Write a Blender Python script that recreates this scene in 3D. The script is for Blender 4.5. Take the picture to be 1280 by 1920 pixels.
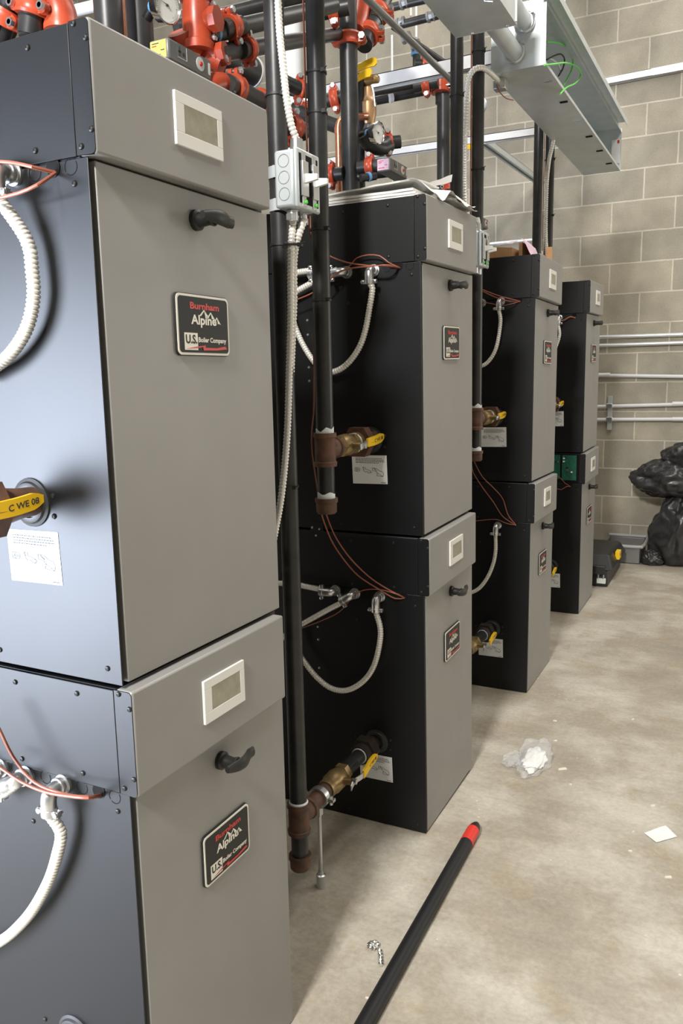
import bpy, math, random
from mathutils import Vector, Matrix, noise
random.seed(7)
D = bpy.data
SC = bpy.context.scene
COL = SC.collection
for o in list(D.objects): D.objects.remove(o)

# ------------------------------------------------------------------ camera
CAM = Vector((0.7637, -1.2473, 1.3042)); YAW, PITCH, ROLL, FPX = 0.46048, -0.16717, -0.02046, 1512.23
def _cam():
    F = Vector((-math.sin(YAW)*math.cos(PITCH), math.cos(YAW)*math.cos(PITCH), math.sin(PITCH)))
    R0 = Vector((math.cos(YAW), math.sin(YAW), 0)); U0 = R0.cross(F)
    return (R0*math.cos(ROLL)+U0*math.sin(ROLL), -R0*math.sin(ROLL)+U0*math.cos(ROLL), F)
CR, CU, CF = _cam()
cd = D.cameras.new('camera'); co = D.objects.new('camera', cd); COL.objects.link(co)
cd.sensor_fit = 'VERTICAL'; cd.sensor_height = 36.0; cd.lens = FPX/1920*36; cd.clip_start = .02
co.matrix_world = Matrix.Translation(CAM) @ Matrix((CR, CU, -CF)).transposed().to_4x4()
SC.camera = co

# ------------------------------------------------------------------ world, exposure, lights
SC.view_settings.view_transform = 'Standard'; SC.view_settings.look = 'None'
SC.view_settings.gamma = 1; SC.view_settings.exposure = 0.12; SC.view_settings.use_curve_mapping = False
w = D.worlds.new('world'); SC.world = w; w.use_nodes = True
w.node_tree.nodes['Background'].inputs[0].default_value = (.8, .9, 1, 1)
w.node_tree.nodes['Background'].inputs[1].default_value = .08
def area(name, loc, target, sx, sy, power, col, spread=180):
    l = D.lights.new(name, 'AREA'); l.shape = 'RECTANGLE'; l.size = sx; l.size_y = sy; l.energy = power; l.color = col
    l.spread = math.radians(spread)
    o = D.objects.new(name, l); COL.objects.link(o); o.location = loc
    o.rotation_euler = (Vector(target)-Vector(loc)).to_track_quat('-Z', 'Y').to_euler()
    return o
WARM = (1, .95, .89)
area('ceiling_strip_light', (1.2, 3.0, 4.3), (1.2, 3.0, 0), .5, 6.0, 110, WARM)
area('ceiling_strip_light', (-1.6, 2.2, 4.3), (-1.6, 2.2, 0), .4, 6.0, 34, WARM)
area('ceiling_lamp', (.32, -3.6, 4.0), (.28, 1.5, .8), .6, .5, 345, (1, .975, .94))
area('window_daylight', (4.3, 4.0, 1.5), (0, 1.6, .9), 2.6, 2.0, 75, (1, .98, .95))
area('doorway_daylight', (-1.78, -2.22, .86), (-.1, -.42, 1.0), 1.2, 1.6, 240, (.74, .83, 1))

# ------------------------------------------------------------------ materials
MATS = {}
def mat(name, col, rough=.5, metal=0, spec=.5, bump=None, var=None, coat=0, trans=0, alpha=1, emit=None, scalev=30):
    if name in MATS: return MATS[name]
    m = D.materials.new(name); m.use_nodes = True; nt = m.node_tree; b = nt.nodes['Principled BSDF']
    b.inputs['Base Color'].default_value = (*col, 1); b.inputs['Roughness'].default_value = rough
    b.inputs['Metallic'].default_value = metal; b.inputs['Specular IOR Level'].default_value = spec
    b.inputs['Coat Weight'].default_value = coat; b.inputs['Transmission Weight'].default_value = trans
    b.inputs['Alpha'].default_value = alpha
    tc = nt.nodes.new('ShaderNodeTexCoord')
    if var:
        n = nt.nodes.new('ShaderNodeTexNoise'); n.inputs['Scale'].default_value = scalev; n.inputs['Detail'].default_value = 5
        nt.links.new(tc.outputs['Object'], n.inputs['Vector'])
        r = nt.nodes.new('ShaderNodeValToRGB'); r.color_ramp.elements[0].position = .35; r.color_ramp.elements[1].position = .65
        r.color_ramp.elements[0].color = (*var, 1); r.color_ramp.elements[1].color = (*col, 1)
        nt.links.new(n.outputs['Fac'], r.inputs['Fac']); nt.links.new(r.outputs['Color'], b.inputs['Base Color'])
    if bump:
        n = nt.nodes.new('ShaderNodeTexNoise'); n.inputs['Scale'].default_value = bump[0]; n.inputs['Detail'].default_value = 4
        nt.links.new(tc.outputs['Object'], n.inputs['Vector'])
        bp = nt.nodes.new('ShaderNodeBump'); bp.inputs['Strength'].default_value = bump[1]; bp.inputs['Distance'].default_value = bump[2]
        nt.links.new(n.outputs['Fac'], bp.inputs['Height']); nt.links.new(bp.outputs['Normal'], b.inputs['Normal'])
    if emit:
        b.inputs['Emission Color'].default_value = (*emit[0], 1); b.inputs['Emission Strength'].default_value = emit[1]
    MATS[name] = m; return m
BLACK = mat('black_powder_coat', (.0044, .0049, .0058), .43, 0, .42, bump=(900, .06, .0004))
GAPSHADE = mat('painted_gap_shade', (.004, .004, .004), .8, 0, .2)  # near-black colour standing in for shade in gaps, holes and recesses
GREY = mat('grey_metallic_paint', (.285, .277, .264), .46, .2, .42, bump=(700, .05, .0003), var=(.272, .264, .252), scalev=9)
WHITEP = mat('white_plastic', (.72, .71, .67), .35)
SCREEN = mat('lcd_film', (.33, .31, .23), .3, var=(.27, .25, .19), scalev=60)
HANDLE = mat('black_plastic', (.013, .013, .012), .45, 0, .4)
PLATE = mat('plate_black', (.020, .020, .019), .5, 0, .3)
CREAM = mat('plate_cream', (.72, .69, .60), .4)
RED = mat('plate_red', (.52, .03, .02), .4)
ZINC = mat('zinc', (.62, .63, .64), .3, .9, bump=(120, .1, .0005))
GALV = mat('galvanised_sheet', (.60, .645, .66), .40, .42, var=(.54, .585, .60), scalev=14)
CHROME = mat('chrome', (.78, .78, .78), .14, 1)
EMT = mat('emt_steel', (.78, .81, .83), .34, .55)
HOSE = mat('conduit_armour', (.80, .78, .73), .38, .35)
HOSED = mat('conduit_groove', (.38, .36, .32), .55, .2)
PIPE = mat('black_steel_pipe', (.022, .022, .022), .38, .15, .5, var=(.035, .034, .033), scalev=22, bump=(60, .15, .001))
RUST = mat('malleable_iron', (.16, .075, .045), .6, .2, var=(.07, .04, .028), scalev=35, bump=(90, .25, .001))
RUSTD = mat('dark_iron', (.055, .04, .033), .55, .2, var=(.03, .025, .022), scalev=35, bump=(90, .25, .001))
BRASS = mat('brass', (.40, .28, .12), .42, .7, var=(.25, .175, .08), scalev=40)
BRONZE = mat('bronze', (.55, .33, .17), .4, .6, var=(.42, .26, .14), scalev=30)
COPPER = mat('copper', (.80, .36, .22), .28, .85, var=(.62, .27, .16), scalev=30)
YELLOW = mat('yellow_vinyl', (.90, .56, .015), .35)
ORANGE = mat('orange_enamel', (.50, .072, .026), .34, 0, .5, var=(.38, .05, .02), scalev=20, bump=(50, .15, .001))
TAPE = mat('thread_tape', (.80, .84, .86), .6, bump=(300, .4, .001))
BLUE = mat('blue_sealant', (.12, .30, .55), .5)
WIRE = mat('brown_wire', (.31, .10, .06), .45)
GWIRE = mat('green_wire', (.10, .62, .06), .4)
PAPER = mat('paper', (.74, .73, .70), .7, bump=(45, .6, .004))
PINKP = mat('pink_white_paper', (.74, .64, .70), .7, var=(.70, .42, .55), scalev=12)
CARD = mat('cardboard', (.46, .26, .12), .8, var=(.40, .22, .10))
STICK = mat('white_sticker', (.80, .81, .82), .55)
INK = mat('ink', (.05, .05, .055), .6)
BAG = mat('black_bag_plastic', (.022, .022, .023), .33, 0, .6, bump=(7, .45, .03))
RUBBER = mat('black_rubber', (.018, .018, .018), .5)
PVC = mat('white_pvc', (.62, .63, .64), .45)
GREYBOX = mat('grey_box_paint', (.20, .20, .195), .4, .3)
PCB = mat('circuit_board', (.02, .14, .085), .4, var=(.015, .09, .06), scalev=90)
CABGREY = mat('bin_grey', (.33, .34, .32), .5)
REDPL = mat('red_plastic', (.62, .03, .02), .4)
LABELY = mat('yellow_label', (.80, .68, .14), .5, var=(.70, .58, .12), scalev=60)
LABELP = mat('pink_label', (.72, .55, .66), .5, var=(.60, .38, .52), scalev=50)
ROD = mat('white_rod', (.72, .74, .72), .4, .3)
FOIL = mat('foil', (.7, .7, .68), .22, .95, bump=(120, .8, .003))
CHIP = mat('pale_chip', (.66, .61, .50), .8)

def cmu():
    m = D.materials.new('concrete_block'); m.use_nodes = True; nt = m.node_tree; N = nt.nodes; L = nt.links; b = N['Principled BSDF']
    tc = N.new('ShaderNodeTexCoord'); sep = N.new('ShaderNodeSeparateXYZ'); L.new(tc.outputs['Object'], sep.inputs[0])
    ad = N.new('ShaderNodeMath'); ad.operation = 'ADD'; ad.inputs[1].default_value = .3953+.2032+.4064*40
    cx = N.new('ShaderNodeMath'); cx.operation = 'ADD'; L.new(sep.outputs['X'], cx.inputs[0]); L.new(sep.outputs['Y'], cx.inputs[1])
    L.new(cx.outputs[0], ad.inputs[0])
    cb = N.new('ShaderNodeCombineXYZ'); L.new(ad.outputs[0], cb.inputs[0]); L.new(sep.outputs['Z'], cb.inputs[1])
    nd = N.new('ShaderNodeTexNoise'); nd.inputs['Scale'].default_value = 9; nd.inputs['Detail'].default_value = 3; L.new(tc.outputs['Object'], nd.inputs['Vector'])
    vm = N.new('ShaderNodeVectorMath'); vm.operation = 'SCALE'; vm.inputs['Scale'].default_value = .006; L.new(nd.outputs['Color'], vm.inputs[0])
    va = N.new('ShaderNodeVectorMath'); va.operation = 'ADD'; L.new(cb.outputs[0], va.inputs[0]); L.new(vm.outputs[0], va.inputs[1])
    vs = N.new('ShaderNodeVectorMath'); vs.operation = 'SUBTRACT'; vs.inputs[1].default_value = (.003, .003, 0); L.new(va.outputs[0], vs.inputs[0])
    br = N.new('ShaderNodeTexBrick'); br.offset = .5; br.offset_frequency = 2; br.squash = 1
    for k, v in (('Scale', 1), ('Mortar Size', .0055), ('Mortar Smooth', .25), ('Bias', 0), ('Brick Width', .4064), ('Row Height', .2032)): br.inputs[k].default_value = v
    br.inputs['Color1'].default_value = (.40, .362, .285, 1); br.inputs['Color2'].default_value = (.315, .292, .237, 1); br.inputs['Mortar'].default_value = (.56, .525, .44, 1)
    L.new(vs.outputs[0], br.inputs['Vector'])
    n1 = N.new('ShaderNodeTexNoise'); n1.inputs['Scale'].default_value = 4.5; n1.inputs['Detail'].default_value = 6; L.new(tc.outputs['Object'], n1.inputs['Vector'])
    n2 = N.new('ShaderNodeTexNoise'); n2.inputs['Scale'].default_value = 160; n2.inputs['Detail'].default_value = 4; L.new(tc.outputs['Object'], n2.inputs['Vector'])
    r1 = N.new('ShaderNodeMapRange'); r1.inputs['From Min'].default_value = .3; r1.inputs['From Max'].default_value = .7; r1.inputs['To Min'].default_value = .80; r1.inputs['To Max'].default_value = 1.15; L.new(n1.outputs['Fac'], r1.inputs['Value'])
    r2 = N.new('ShaderNodeMapRange'); r2.inputs['From Min'].default_value = .3; r2.inputs['From Max'].default_value = .7; r2.inputs['To Min'].default_value = .88; r2.inputs['To Max'].default_value = 1.1; L.new(n2.outputs['Fac'], r2.inputs['Value'])
    mm = N.new('ShaderNodeMath'); mm.operation = 'MULTIPLY'; L.new(r1.outputs[0], mm.inputs[0]); L.new(r2.outputs[0], mm.inputs[1])
    sc = N.new('ShaderNodeVectorMath'); sc.operation = 'SCALE'; L.new(br.outputs['Color'], sc.inputs[0]); L.new(mm.outputs[0], sc.inputs['Scale'])
    L.new(sc.outputs[0], b.inputs['Base Color']); b.inputs['Roughness'].default_value = .85
    hm = N.new('ShaderNodeMath'); hm.operation = 'MULTIPLY_ADD'; hm.inputs[1].default_value = -.9; L.new(br.outputs['Fac'], hm.inputs[0])
    h2 = N.new('ShaderNodeMath'); h2.operation = 'MULTIPLY'; h2.inputs[1].default_value = .35; L.new(n2.outputs['Fac'], h2.inputs[0]); L.new(h2.outputs[0], hm.inputs[2])
    bp = N.new('ShaderNodeBump'); bp.inputs['Strength'].default_value = .55; bp.inputs['Distance'].default_value = .004; L.new(hm.outputs[0], bp.inputs['Height']); L.new(bp.outputs['Normal'], b.inputs['Normal'])
    return m
CMU = cmu()
def concrete():
    m = D.materials.new('polished_slab'); m.use_nodes = True; nt = m.node_tree; N = nt.nodes; L = nt.links; b = N['Principled BSDF']
    tc = N.new('ShaderNodeTexCoord')
    def nz(scale, det, dist=0, stretch=None, rot=0, rough=.55):
        n = N.new('ShaderNodeTexNoise'); n.inputs['Scale'].default_value = scale; n.inputs['Detail'].default_value = det; n.inputs['Distortion'].default_value = dist; n.inputs['Roughness'].default_value = rough
        if stretch:
            mp = N.new('ShaderNodeMapping'); mp.inputs['Scale'].default_value = stretch; mp.inputs['Rotation'].default_value = (0, 0, rot); L.new(tc.outputs['Object'], mp.inputs['Vector']); L.new(mp.outputs[0], n.inputs['Vector'])
        else: L.new(tc.outputs['Object'], n.inputs['Vector'])
        return n
    a = nz(2.8, 10, .15, rough=.60); r = N.new('ShaderNodeValToRGB'); cr = r.color_ramp
    cr.elements[0].position = .30; cr.elements[0].color = (.31, .275, .22, 1); cr.elements[1].position = .64; cr.elements[1].color = (.535, .50, .425, 1)
    e = cr.elements.new(.46); e.color = (.375, .335, .268, 1); e = cr.elements.new(.54); e.color = (.455, .42, .35, 1)
    L.new(a.outputs['Fac'], r.inputs['Fac'])
    c2 = nz(5, 10, .3, rough=.66); r2 = N.new('ShaderNodeValToRGB'); r2.color_ramp.elements[0].position = .54; r2.color_ramp.elements[0].color = (0, 0, 0, 1); r2.color_ramp.elements[1].position = .66; r2.color_ramp.elements[1].color = (.6, .6, .6, 1)
    L.new(c2.outputs['Fac'], r2.inputs['Fac'])
    mx = N.new('ShaderNodeMix'); mx.data_type = 'RGBA'; L.new(r2.outputs['Color'], mx.inputs['Factor']); L.new(r.outputs['Color'], mx.inputs['A']); mx.inputs['B'].default_value = (.355, .285, .19, 1)
    st = nz(4, 8, .8, (1.6, 5, 1), .9, .72); r3 = N.new('ShaderNodeMapRange'); r3.inputs['From Min'].default_value = .35; r3.inputs['From Max'].default_value = .7; r3.inputs['To Min'].default_value = .92; r3.inputs['To Max'].default_value = 1.07; L.new(st.outputs['Fac'], r3.inputs['Value'])
    fi = nz(70, 8, rough=.7); r4 = N.new('ShaderNodeMapRange'); r4.inputs['From Min'].default_value = .3; r4.inputs['From Max'].default_value = .7; r4.inputs['To Min'].default_value = .84; r4.inputs['To Max'].default_value = 1.13; L.new(fi.outputs['Fac'], r4.inputs['Value'])
    mm = N.new('ShaderNodeMath'); mm.operation = 'MULTIPLY'; L.new(r3.outputs[0], mm.inputs[0]); L.new(r4.outputs[0], mm.inputs[1])
    sc = N.new('ShaderNodeVectorMath'); sc.operation = 'SCALE'; L.new(mx.outputs['Result'], sc.inputs[0]); L.new(mm.outputs[0], sc.inputs['Scale'])
    # pale plaster specks
    vo = N.new('ShaderNodeTexVoronoi'); vo.inputs['Scale'].default_value = 26; L.new(tc.outputs['Object'], vo.inputs['Vector'])
    lt = N.new('ShaderNodeMath'); lt.operation = 'LESS_THAN'; lt.inputs[1].default_value = .085; L.new(vo.outputs['Distance'], lt.inputs[0])
    cn = nz(3, 2); gt = N.new('ShaderNodeMath'); gt.operation = 'GREATER_THAN'; gt.inputs[1].default_value = .57; L.new(cn.outputs['Fac'], gt.inputs[0])
    ml = N.new('ShaderNodeMath'); ml.operation = 'MULTIPLY'; L.new(lt.outputs[0], ml.inputs[0]); L.new(gt.outputs[0], ml.inputs[1])
    sc2 = nz(9, 12, .5, (1, 3.2, 1), 1.15, .8); sr = N.new('ShaderNodeMapRange'); sr.inputs['From Min'].default_value = .60; sr.inputs['From Max'].default_value = .70; sr.inputs['To Max'].default_value = .55; L.new(sc2.outputs['Fac'], sr.inputs['Value'])
    mxx = N.new('ShaderNodeMath'); mxx.operation = 'MAXIMUM'; L.new(ml.outputs[0], mxx.inputs[0]); L.new(sr.outputs[0], mxx.inputs[1]); ml = mxx
    m2 = N.new('ShaderNodeMix'); m2.data_type = 'RGBA'; L.new(ml.outputs[0], m2.inputs['Factor']); L.new(sc.outputs[0], m2.inputs['A']); m2.inputs['B'].default_value = (.62, .57, .47, 1)
    L.new(m2.outputs['Result'], b.inputs['Base Color'])
    rr = N.new('ShaderNodeMapRange'); rr.inputs['To Min'].default_value = .42; rr.inputs['To Max'].default_value = .68; L.new(c2.outputs['Fac'], rr.inputs['Value']); L.new(rr.outputs[0], b.inputs['Roughness'])
    bp = N.new('ShaderNodeBump'); bp.inputs['Strength'].default_value = .15; bp.inputs['Distance'].default_value = .002; L.new(st.outputs['Fac'], bp.inputs['Height']); L.new(bp.outputs['Normal'], b.inputs['Normal'])
    return m
SLAB = concrete()
CEIL = mat('painted_deck', (.30, .29, .25), .8)

# ------------------------------------------------------------------ mesh builder
V = Vector
def frame_for(a):
    a = a.normalized(); t = V((0, 0, 1)) if abs(a.z) < .9 else V((1, 0, 0))
    u = t.cross(a).normalized(); return a, u, a.cross(u)
class MB:
    def __init__(s): s.v = []; s.f = []; s.mi = []; s.mats = []
    def _m(s, m):
        if m not in s.mats: s.mats.append(m)
        return s.mats.index(m)
    def add(s, vs, fs, m):
        n = len(s.v); k = s._m(m); s.v += [V(p) for p in vs]
        for f in fs: s.f.append(tuple(i+n for i in f)); s.mi.append(k)
        return s
    def box(s, lo, hi, m, M=None):
        x0, y0, z0 = lo; x1, y1, z1 = hi
        vs = [V((x, y, z)) for z in (z0, z1) for y in (y0, y1) for x in (x0, x1)]
        if M: vs = [M @ p for p in vs]
        return s.add(vs, [(0, 2, 3, 1), (4, 5, 7, 6), (0, 1, 5, 4), (2, 6, 7, 3), (0, 4, 6, 2), (1, 3, 7, 5)], m)
    def tube(s, pts, r, m, seg=16, caps=True, frames=None):
        pts = [V(p) for p in pts]; n = len(pts); rs = r if isinstance(r, (list, tuple)) else [r]*n
        T = [(pts[min(i+1, n-1)]-pts[max(i-1, 0)]) for i in range(n)]
        for i in range(n):
            if T[i].length < 1e-9: T[i] = T[i-1] if i and T[i-1].length > 1e-9 else (pts[-1]-pts[0])
        _, u, _ = frame_for(T[0]); vs = []
        for i in range(n):
            t = T[i].normalized(); u = (u-t*u.dot(t)).normalized(); w_ = t.cross(u)
            for k in range(seg):
                a = 2*math.pi*k/seg; vs.append(pts[i]+(u*math.cos(a)+w_*math.sin(a))*rs[i])
        fs = [(i*seg+k, i*seg+(k+1) % seg, (i+1)*seg+(k+1) % seg, (i+1)*seg+k) for i in range(n-1) for k in range(seg)]
        if caps: fs += [tuple(range(seg-1, -1, -1)), tuple((n-1)*seg+k for k in range(seg))]
        return s.add(vs, fs, m)
    def cyl(s, a, b, r, m, seg=20, r2=None):
        return s.tube([a, b], [r, r if r2 is None else r2], m, seg)
    def lathe(s, a, axis, prof, m, seg=24):    # prof: (dist along axis, radius)
        ax = V(axis).normalized(); _, u, w_ = frame_for(ax); a = V(a); vs = []; n = len(prof)
        for d, r in prof:
            for k in range(seg):
                t = 2*math.pi*k/seg; vs.append(a+ax*d+(u*math.cos(t)+w_*math.sin(t))*r)
        fs = [(i*seg+k, i*seg+(k+1) % seg, (i+1)*seg+(k+1) % seg, (i+1)*seg+k) for i in range(n-1) for k in range(seg)]
        fs += [tuple(range(seg-1, -1, -1)), tuple((n-1)*seg+k for k in range(seg))]
        return s.add(vs, fs, m)
    def prism(s, poly, m, f0, f1):             # poly 2d, f0/f1 map (a,b)->3d for both faces
        n = len(poly); vs = [f0(*p) for p in poly]+[f1(*p) for p in poly]
        return s.add(vs, [tuple(range(n-1, -1, -1)), tuple(range(n, 2*n))]+[(i, (i+1) % n, n+(i+1) % n, n+i) for i in range(n)], m)
    def sphere(s, c, r, m, seg=12, sc=(1, 1, 1)):
        c = V(c); vs = []; h = seg//2
        for i in range(h+1):
            t = math.pi*i/h
            for k in range(seg):
                a = 2*math.pi*k/seg; vs.append(c+V((r*sc[0]*math.sin(t)*math.cos(a), r*sc[1]*math.sin(t)*math.sin(a), r*sc[2]*math.cos(t))))
        return s.add(vs, [(i*seg+k, (i+1)*seg+k, (i+1)*seg+(k+1) % seg, i*seg+(k+1) % seg) for i in range(h) for k in range(seg)], m)
    def build(s, name, parent=None, bevel=0, smooth=38, origin=None, sub=0):
        me = D.meshes.new(name); o = V((0, 0, 0))
        if parent is None:
            if origin is None:
                xs = [p.x for p in s.v]; ys = [p.y for p in s.v]; o = V(((min(xs)+max(xs))/2, (min(ys)+max(ys))/2, min(p.z for p in s.v)))
            else: o = V(origin)
        me.from_pydata([p-o for p in s.v], [], s.f)
        for m in s.mats: me.materials.append(m)
        me.polygons.foreach_set('material_index', s.mi)
        me.polygons.foreach_set('use_smooth', [True]*len(s.f)); me.update(); me.validate()
        me.set_sharp_from_angle(angle=math.radians(smooth))
        ob = D.objects.new(name, me); COL.objects.link(ob)
        if parent is not None:
            ob.parent = parent
            if parent.type == 'MESH' and parent.parent is None: ob.location = -parent.location
        else: ob.location = o
        if bevel:
            bm = ob.modifiers.new('bevel', 'BEVEL'); bm.width = bevel; bm.segments = 2; bm.limit_method = 'ANGLE'; bm.angle_limit = math.radians(40)
        if sub:
            sm = ob.modifiers.new('sub', 'SUBSURF'); sm.levels = sub; sm.render_levels = sub
        return ob
def thing(name, label, cat, loc=(0, 0, 0), group=None):
    o = D.objects.new(name, None); COL.objects.link(o); o.location = loc; o.empty_display_size = .05
    return tag(o, label, cat, group)
def tag(o, label, cat, group=None):
    o['label'] = label; o['category'] = cat
    if group: o['group'] = group
    return o
def struct(o): o['kind'] = 'structure'; return o
def copy_tree(o, parent=None):
    c = o.copy(); COL.objects.link(c)
    if parent: c.parent = parent
    for ch in list(o.children): copy_tree(ch, c)
    return c
def child(mb, name, root, **k):               # part of an Empty thing, given in world coordinates
    ob = mb.build(name, root, **k); ob.location = -root.location if root.parent is None else (0, 0, 0); return ob
def spline(pts, step):
    pts = [V(p) for p in pts]; P = [pts[0]*2-pts[1]]+pts+[pts[-1]*2-pts[-2]]; out = []
    for i in range(1, len(P)-2):
        a, b, c, d = P[i-1:i+3]; n = max(2, int((c-b).length/step))
        for k in range(n):
            t = k/n; out.append(.5*((2*b)+(c-a)*t+(2*a-5*b+4*c-d)*t*t+(3*b-a-3*c+d)*t**3))
    out.append(pts[-1]); return out
def resample(pts, step):
    L = [0]
    for i in range(1, len(pts)): L.append(L[-1]+(pts[i]-pts[i-1]).length)
    n = max(2, int(L[-1]/step)); out = []; j = 0
    for k in range(n+1):
        s_ = L[-1]*k/n
        while j < len(L)-2 and L[j+1] < s_: j += 1
        t = (s_-L[j])/max(1e-9, L[j+1]-L[j]); out.append(pts[j].lerp(pts[j+1], min(1, t)))
    return out
_txt = {}
def text_polys(s, bold=0):
    key = (s, bold)
    if key in _txt: return _txt[key]
    c = D.curves.new('t', 'FONT'); c.body = s; c.offset = bold; c.size = 1; c.resolution_u = 3
    o = D.objects.new('t', c); COL.objects.link(o); dg = bpy.context.evaluated_depsgraph_get(); dg.update()
    me = D.meshes.new_from_object(o.evaluated_get(dg)); vs = [(v.co.x, v.co.y) for v in me.vertices]; fs = [tuple(p.vertices) for p in me.polygons]
    x0 = min(v[0] for v in vs); x1 = max(v[0] for v in vs); y0 = min(v[1] for v in vs); y1 = max(v[1] for v in vs)
    vs = [((x-x0)/(x1-x0), (y-y0)/(y1-y0)) for x, y in vs]
    D.objects.remove(o); D.meshes.remove(me); D.curves.remove(c); _txt[key] = (vs, fs); return vs, fs
def put_text(mb, s, x0, y0, x1, y1, f, m, bold=0, shear=0):
    vs, fs = text_polys(s, bold)
    mb.add([f(x0+(x1-x0)*a+shear*b*(y1-y0), y0+(y1-y0)*b) for a, b in vs], fs, m)

# ------------------------------------------------------------------ place helpers
def ray(u, v): return CF*FPX+CR*(u-640)-CU*(v-960)
def at(u, v, y): d = ray(u, v); return CAM+d*((y-CAM.y)/d.y)
def atx(u, v, x): d = ray(u, v); return CAM+d*((x-CAM.x)/d.x)
def floor_at(u, v, z=0): d = ray(u, v); return CAM+d*((z-CAM.z)/d.z)
ST = {1: (0, -.4176, -.0157, -.0031, 0, 0), 2: (.0181, .7609, -.011, .0175, -.0029, -.0007),
      3: (.0335, 1.9038, -.0132, -.0107, -.0169, -.0012), 4: (.0282, 3.1043, -.0082, .0136, -.007, .0056)}
W, H = .4241, .8735
FR = {k: Matrix.Translation((s[0], s[1], 0)) @ Matrix.Rotation(s[3], 4, 'X') @ Matrix.Rotation(s[2], 4, 'Z') for k, s in ST.items()}
def sl(k, x, y, z): return FR[k] @ V((x, y, z))
def sp(k, u, v, off=0):                       # world point on the near side plane of stack k, standing off towards the camera
    Mi = FR[k].inverted(); c = Mi @ CAM; d = Mi.to_3x3() @ ray(u, v); return FR[k] @ (c+d*((-off-c.y)/d.y))

# ------------------------------------------------------------------ the room
def slab(name, lo, hi, m): return struct(MB().box(lo, hi, m).build(name, origin=(0, 0, 0)))
YW = 4.7992
slab('floor', (-4.5, -5, -.2), (4.5, YW+.2, 0), SLAB)
slab('wall_back', (-4.5, YW, 0), (4.5, YW+.2, 5), CMU)
slab('wall_left', (-4.7, -5, 0), (-4.5, YW+.2, 5), CMU)
slab('wall_right', (4.5, -5, 0), (4.7, YW+.2, 5), CMU)
slab('wall_front', (-4.7, -5.2, 0), (4.7, -5, 5), CMU)
slab('ceiling', (-4.7, -5.2, 5), (4.7, YW+.2, 5.2), CEIL)

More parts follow.
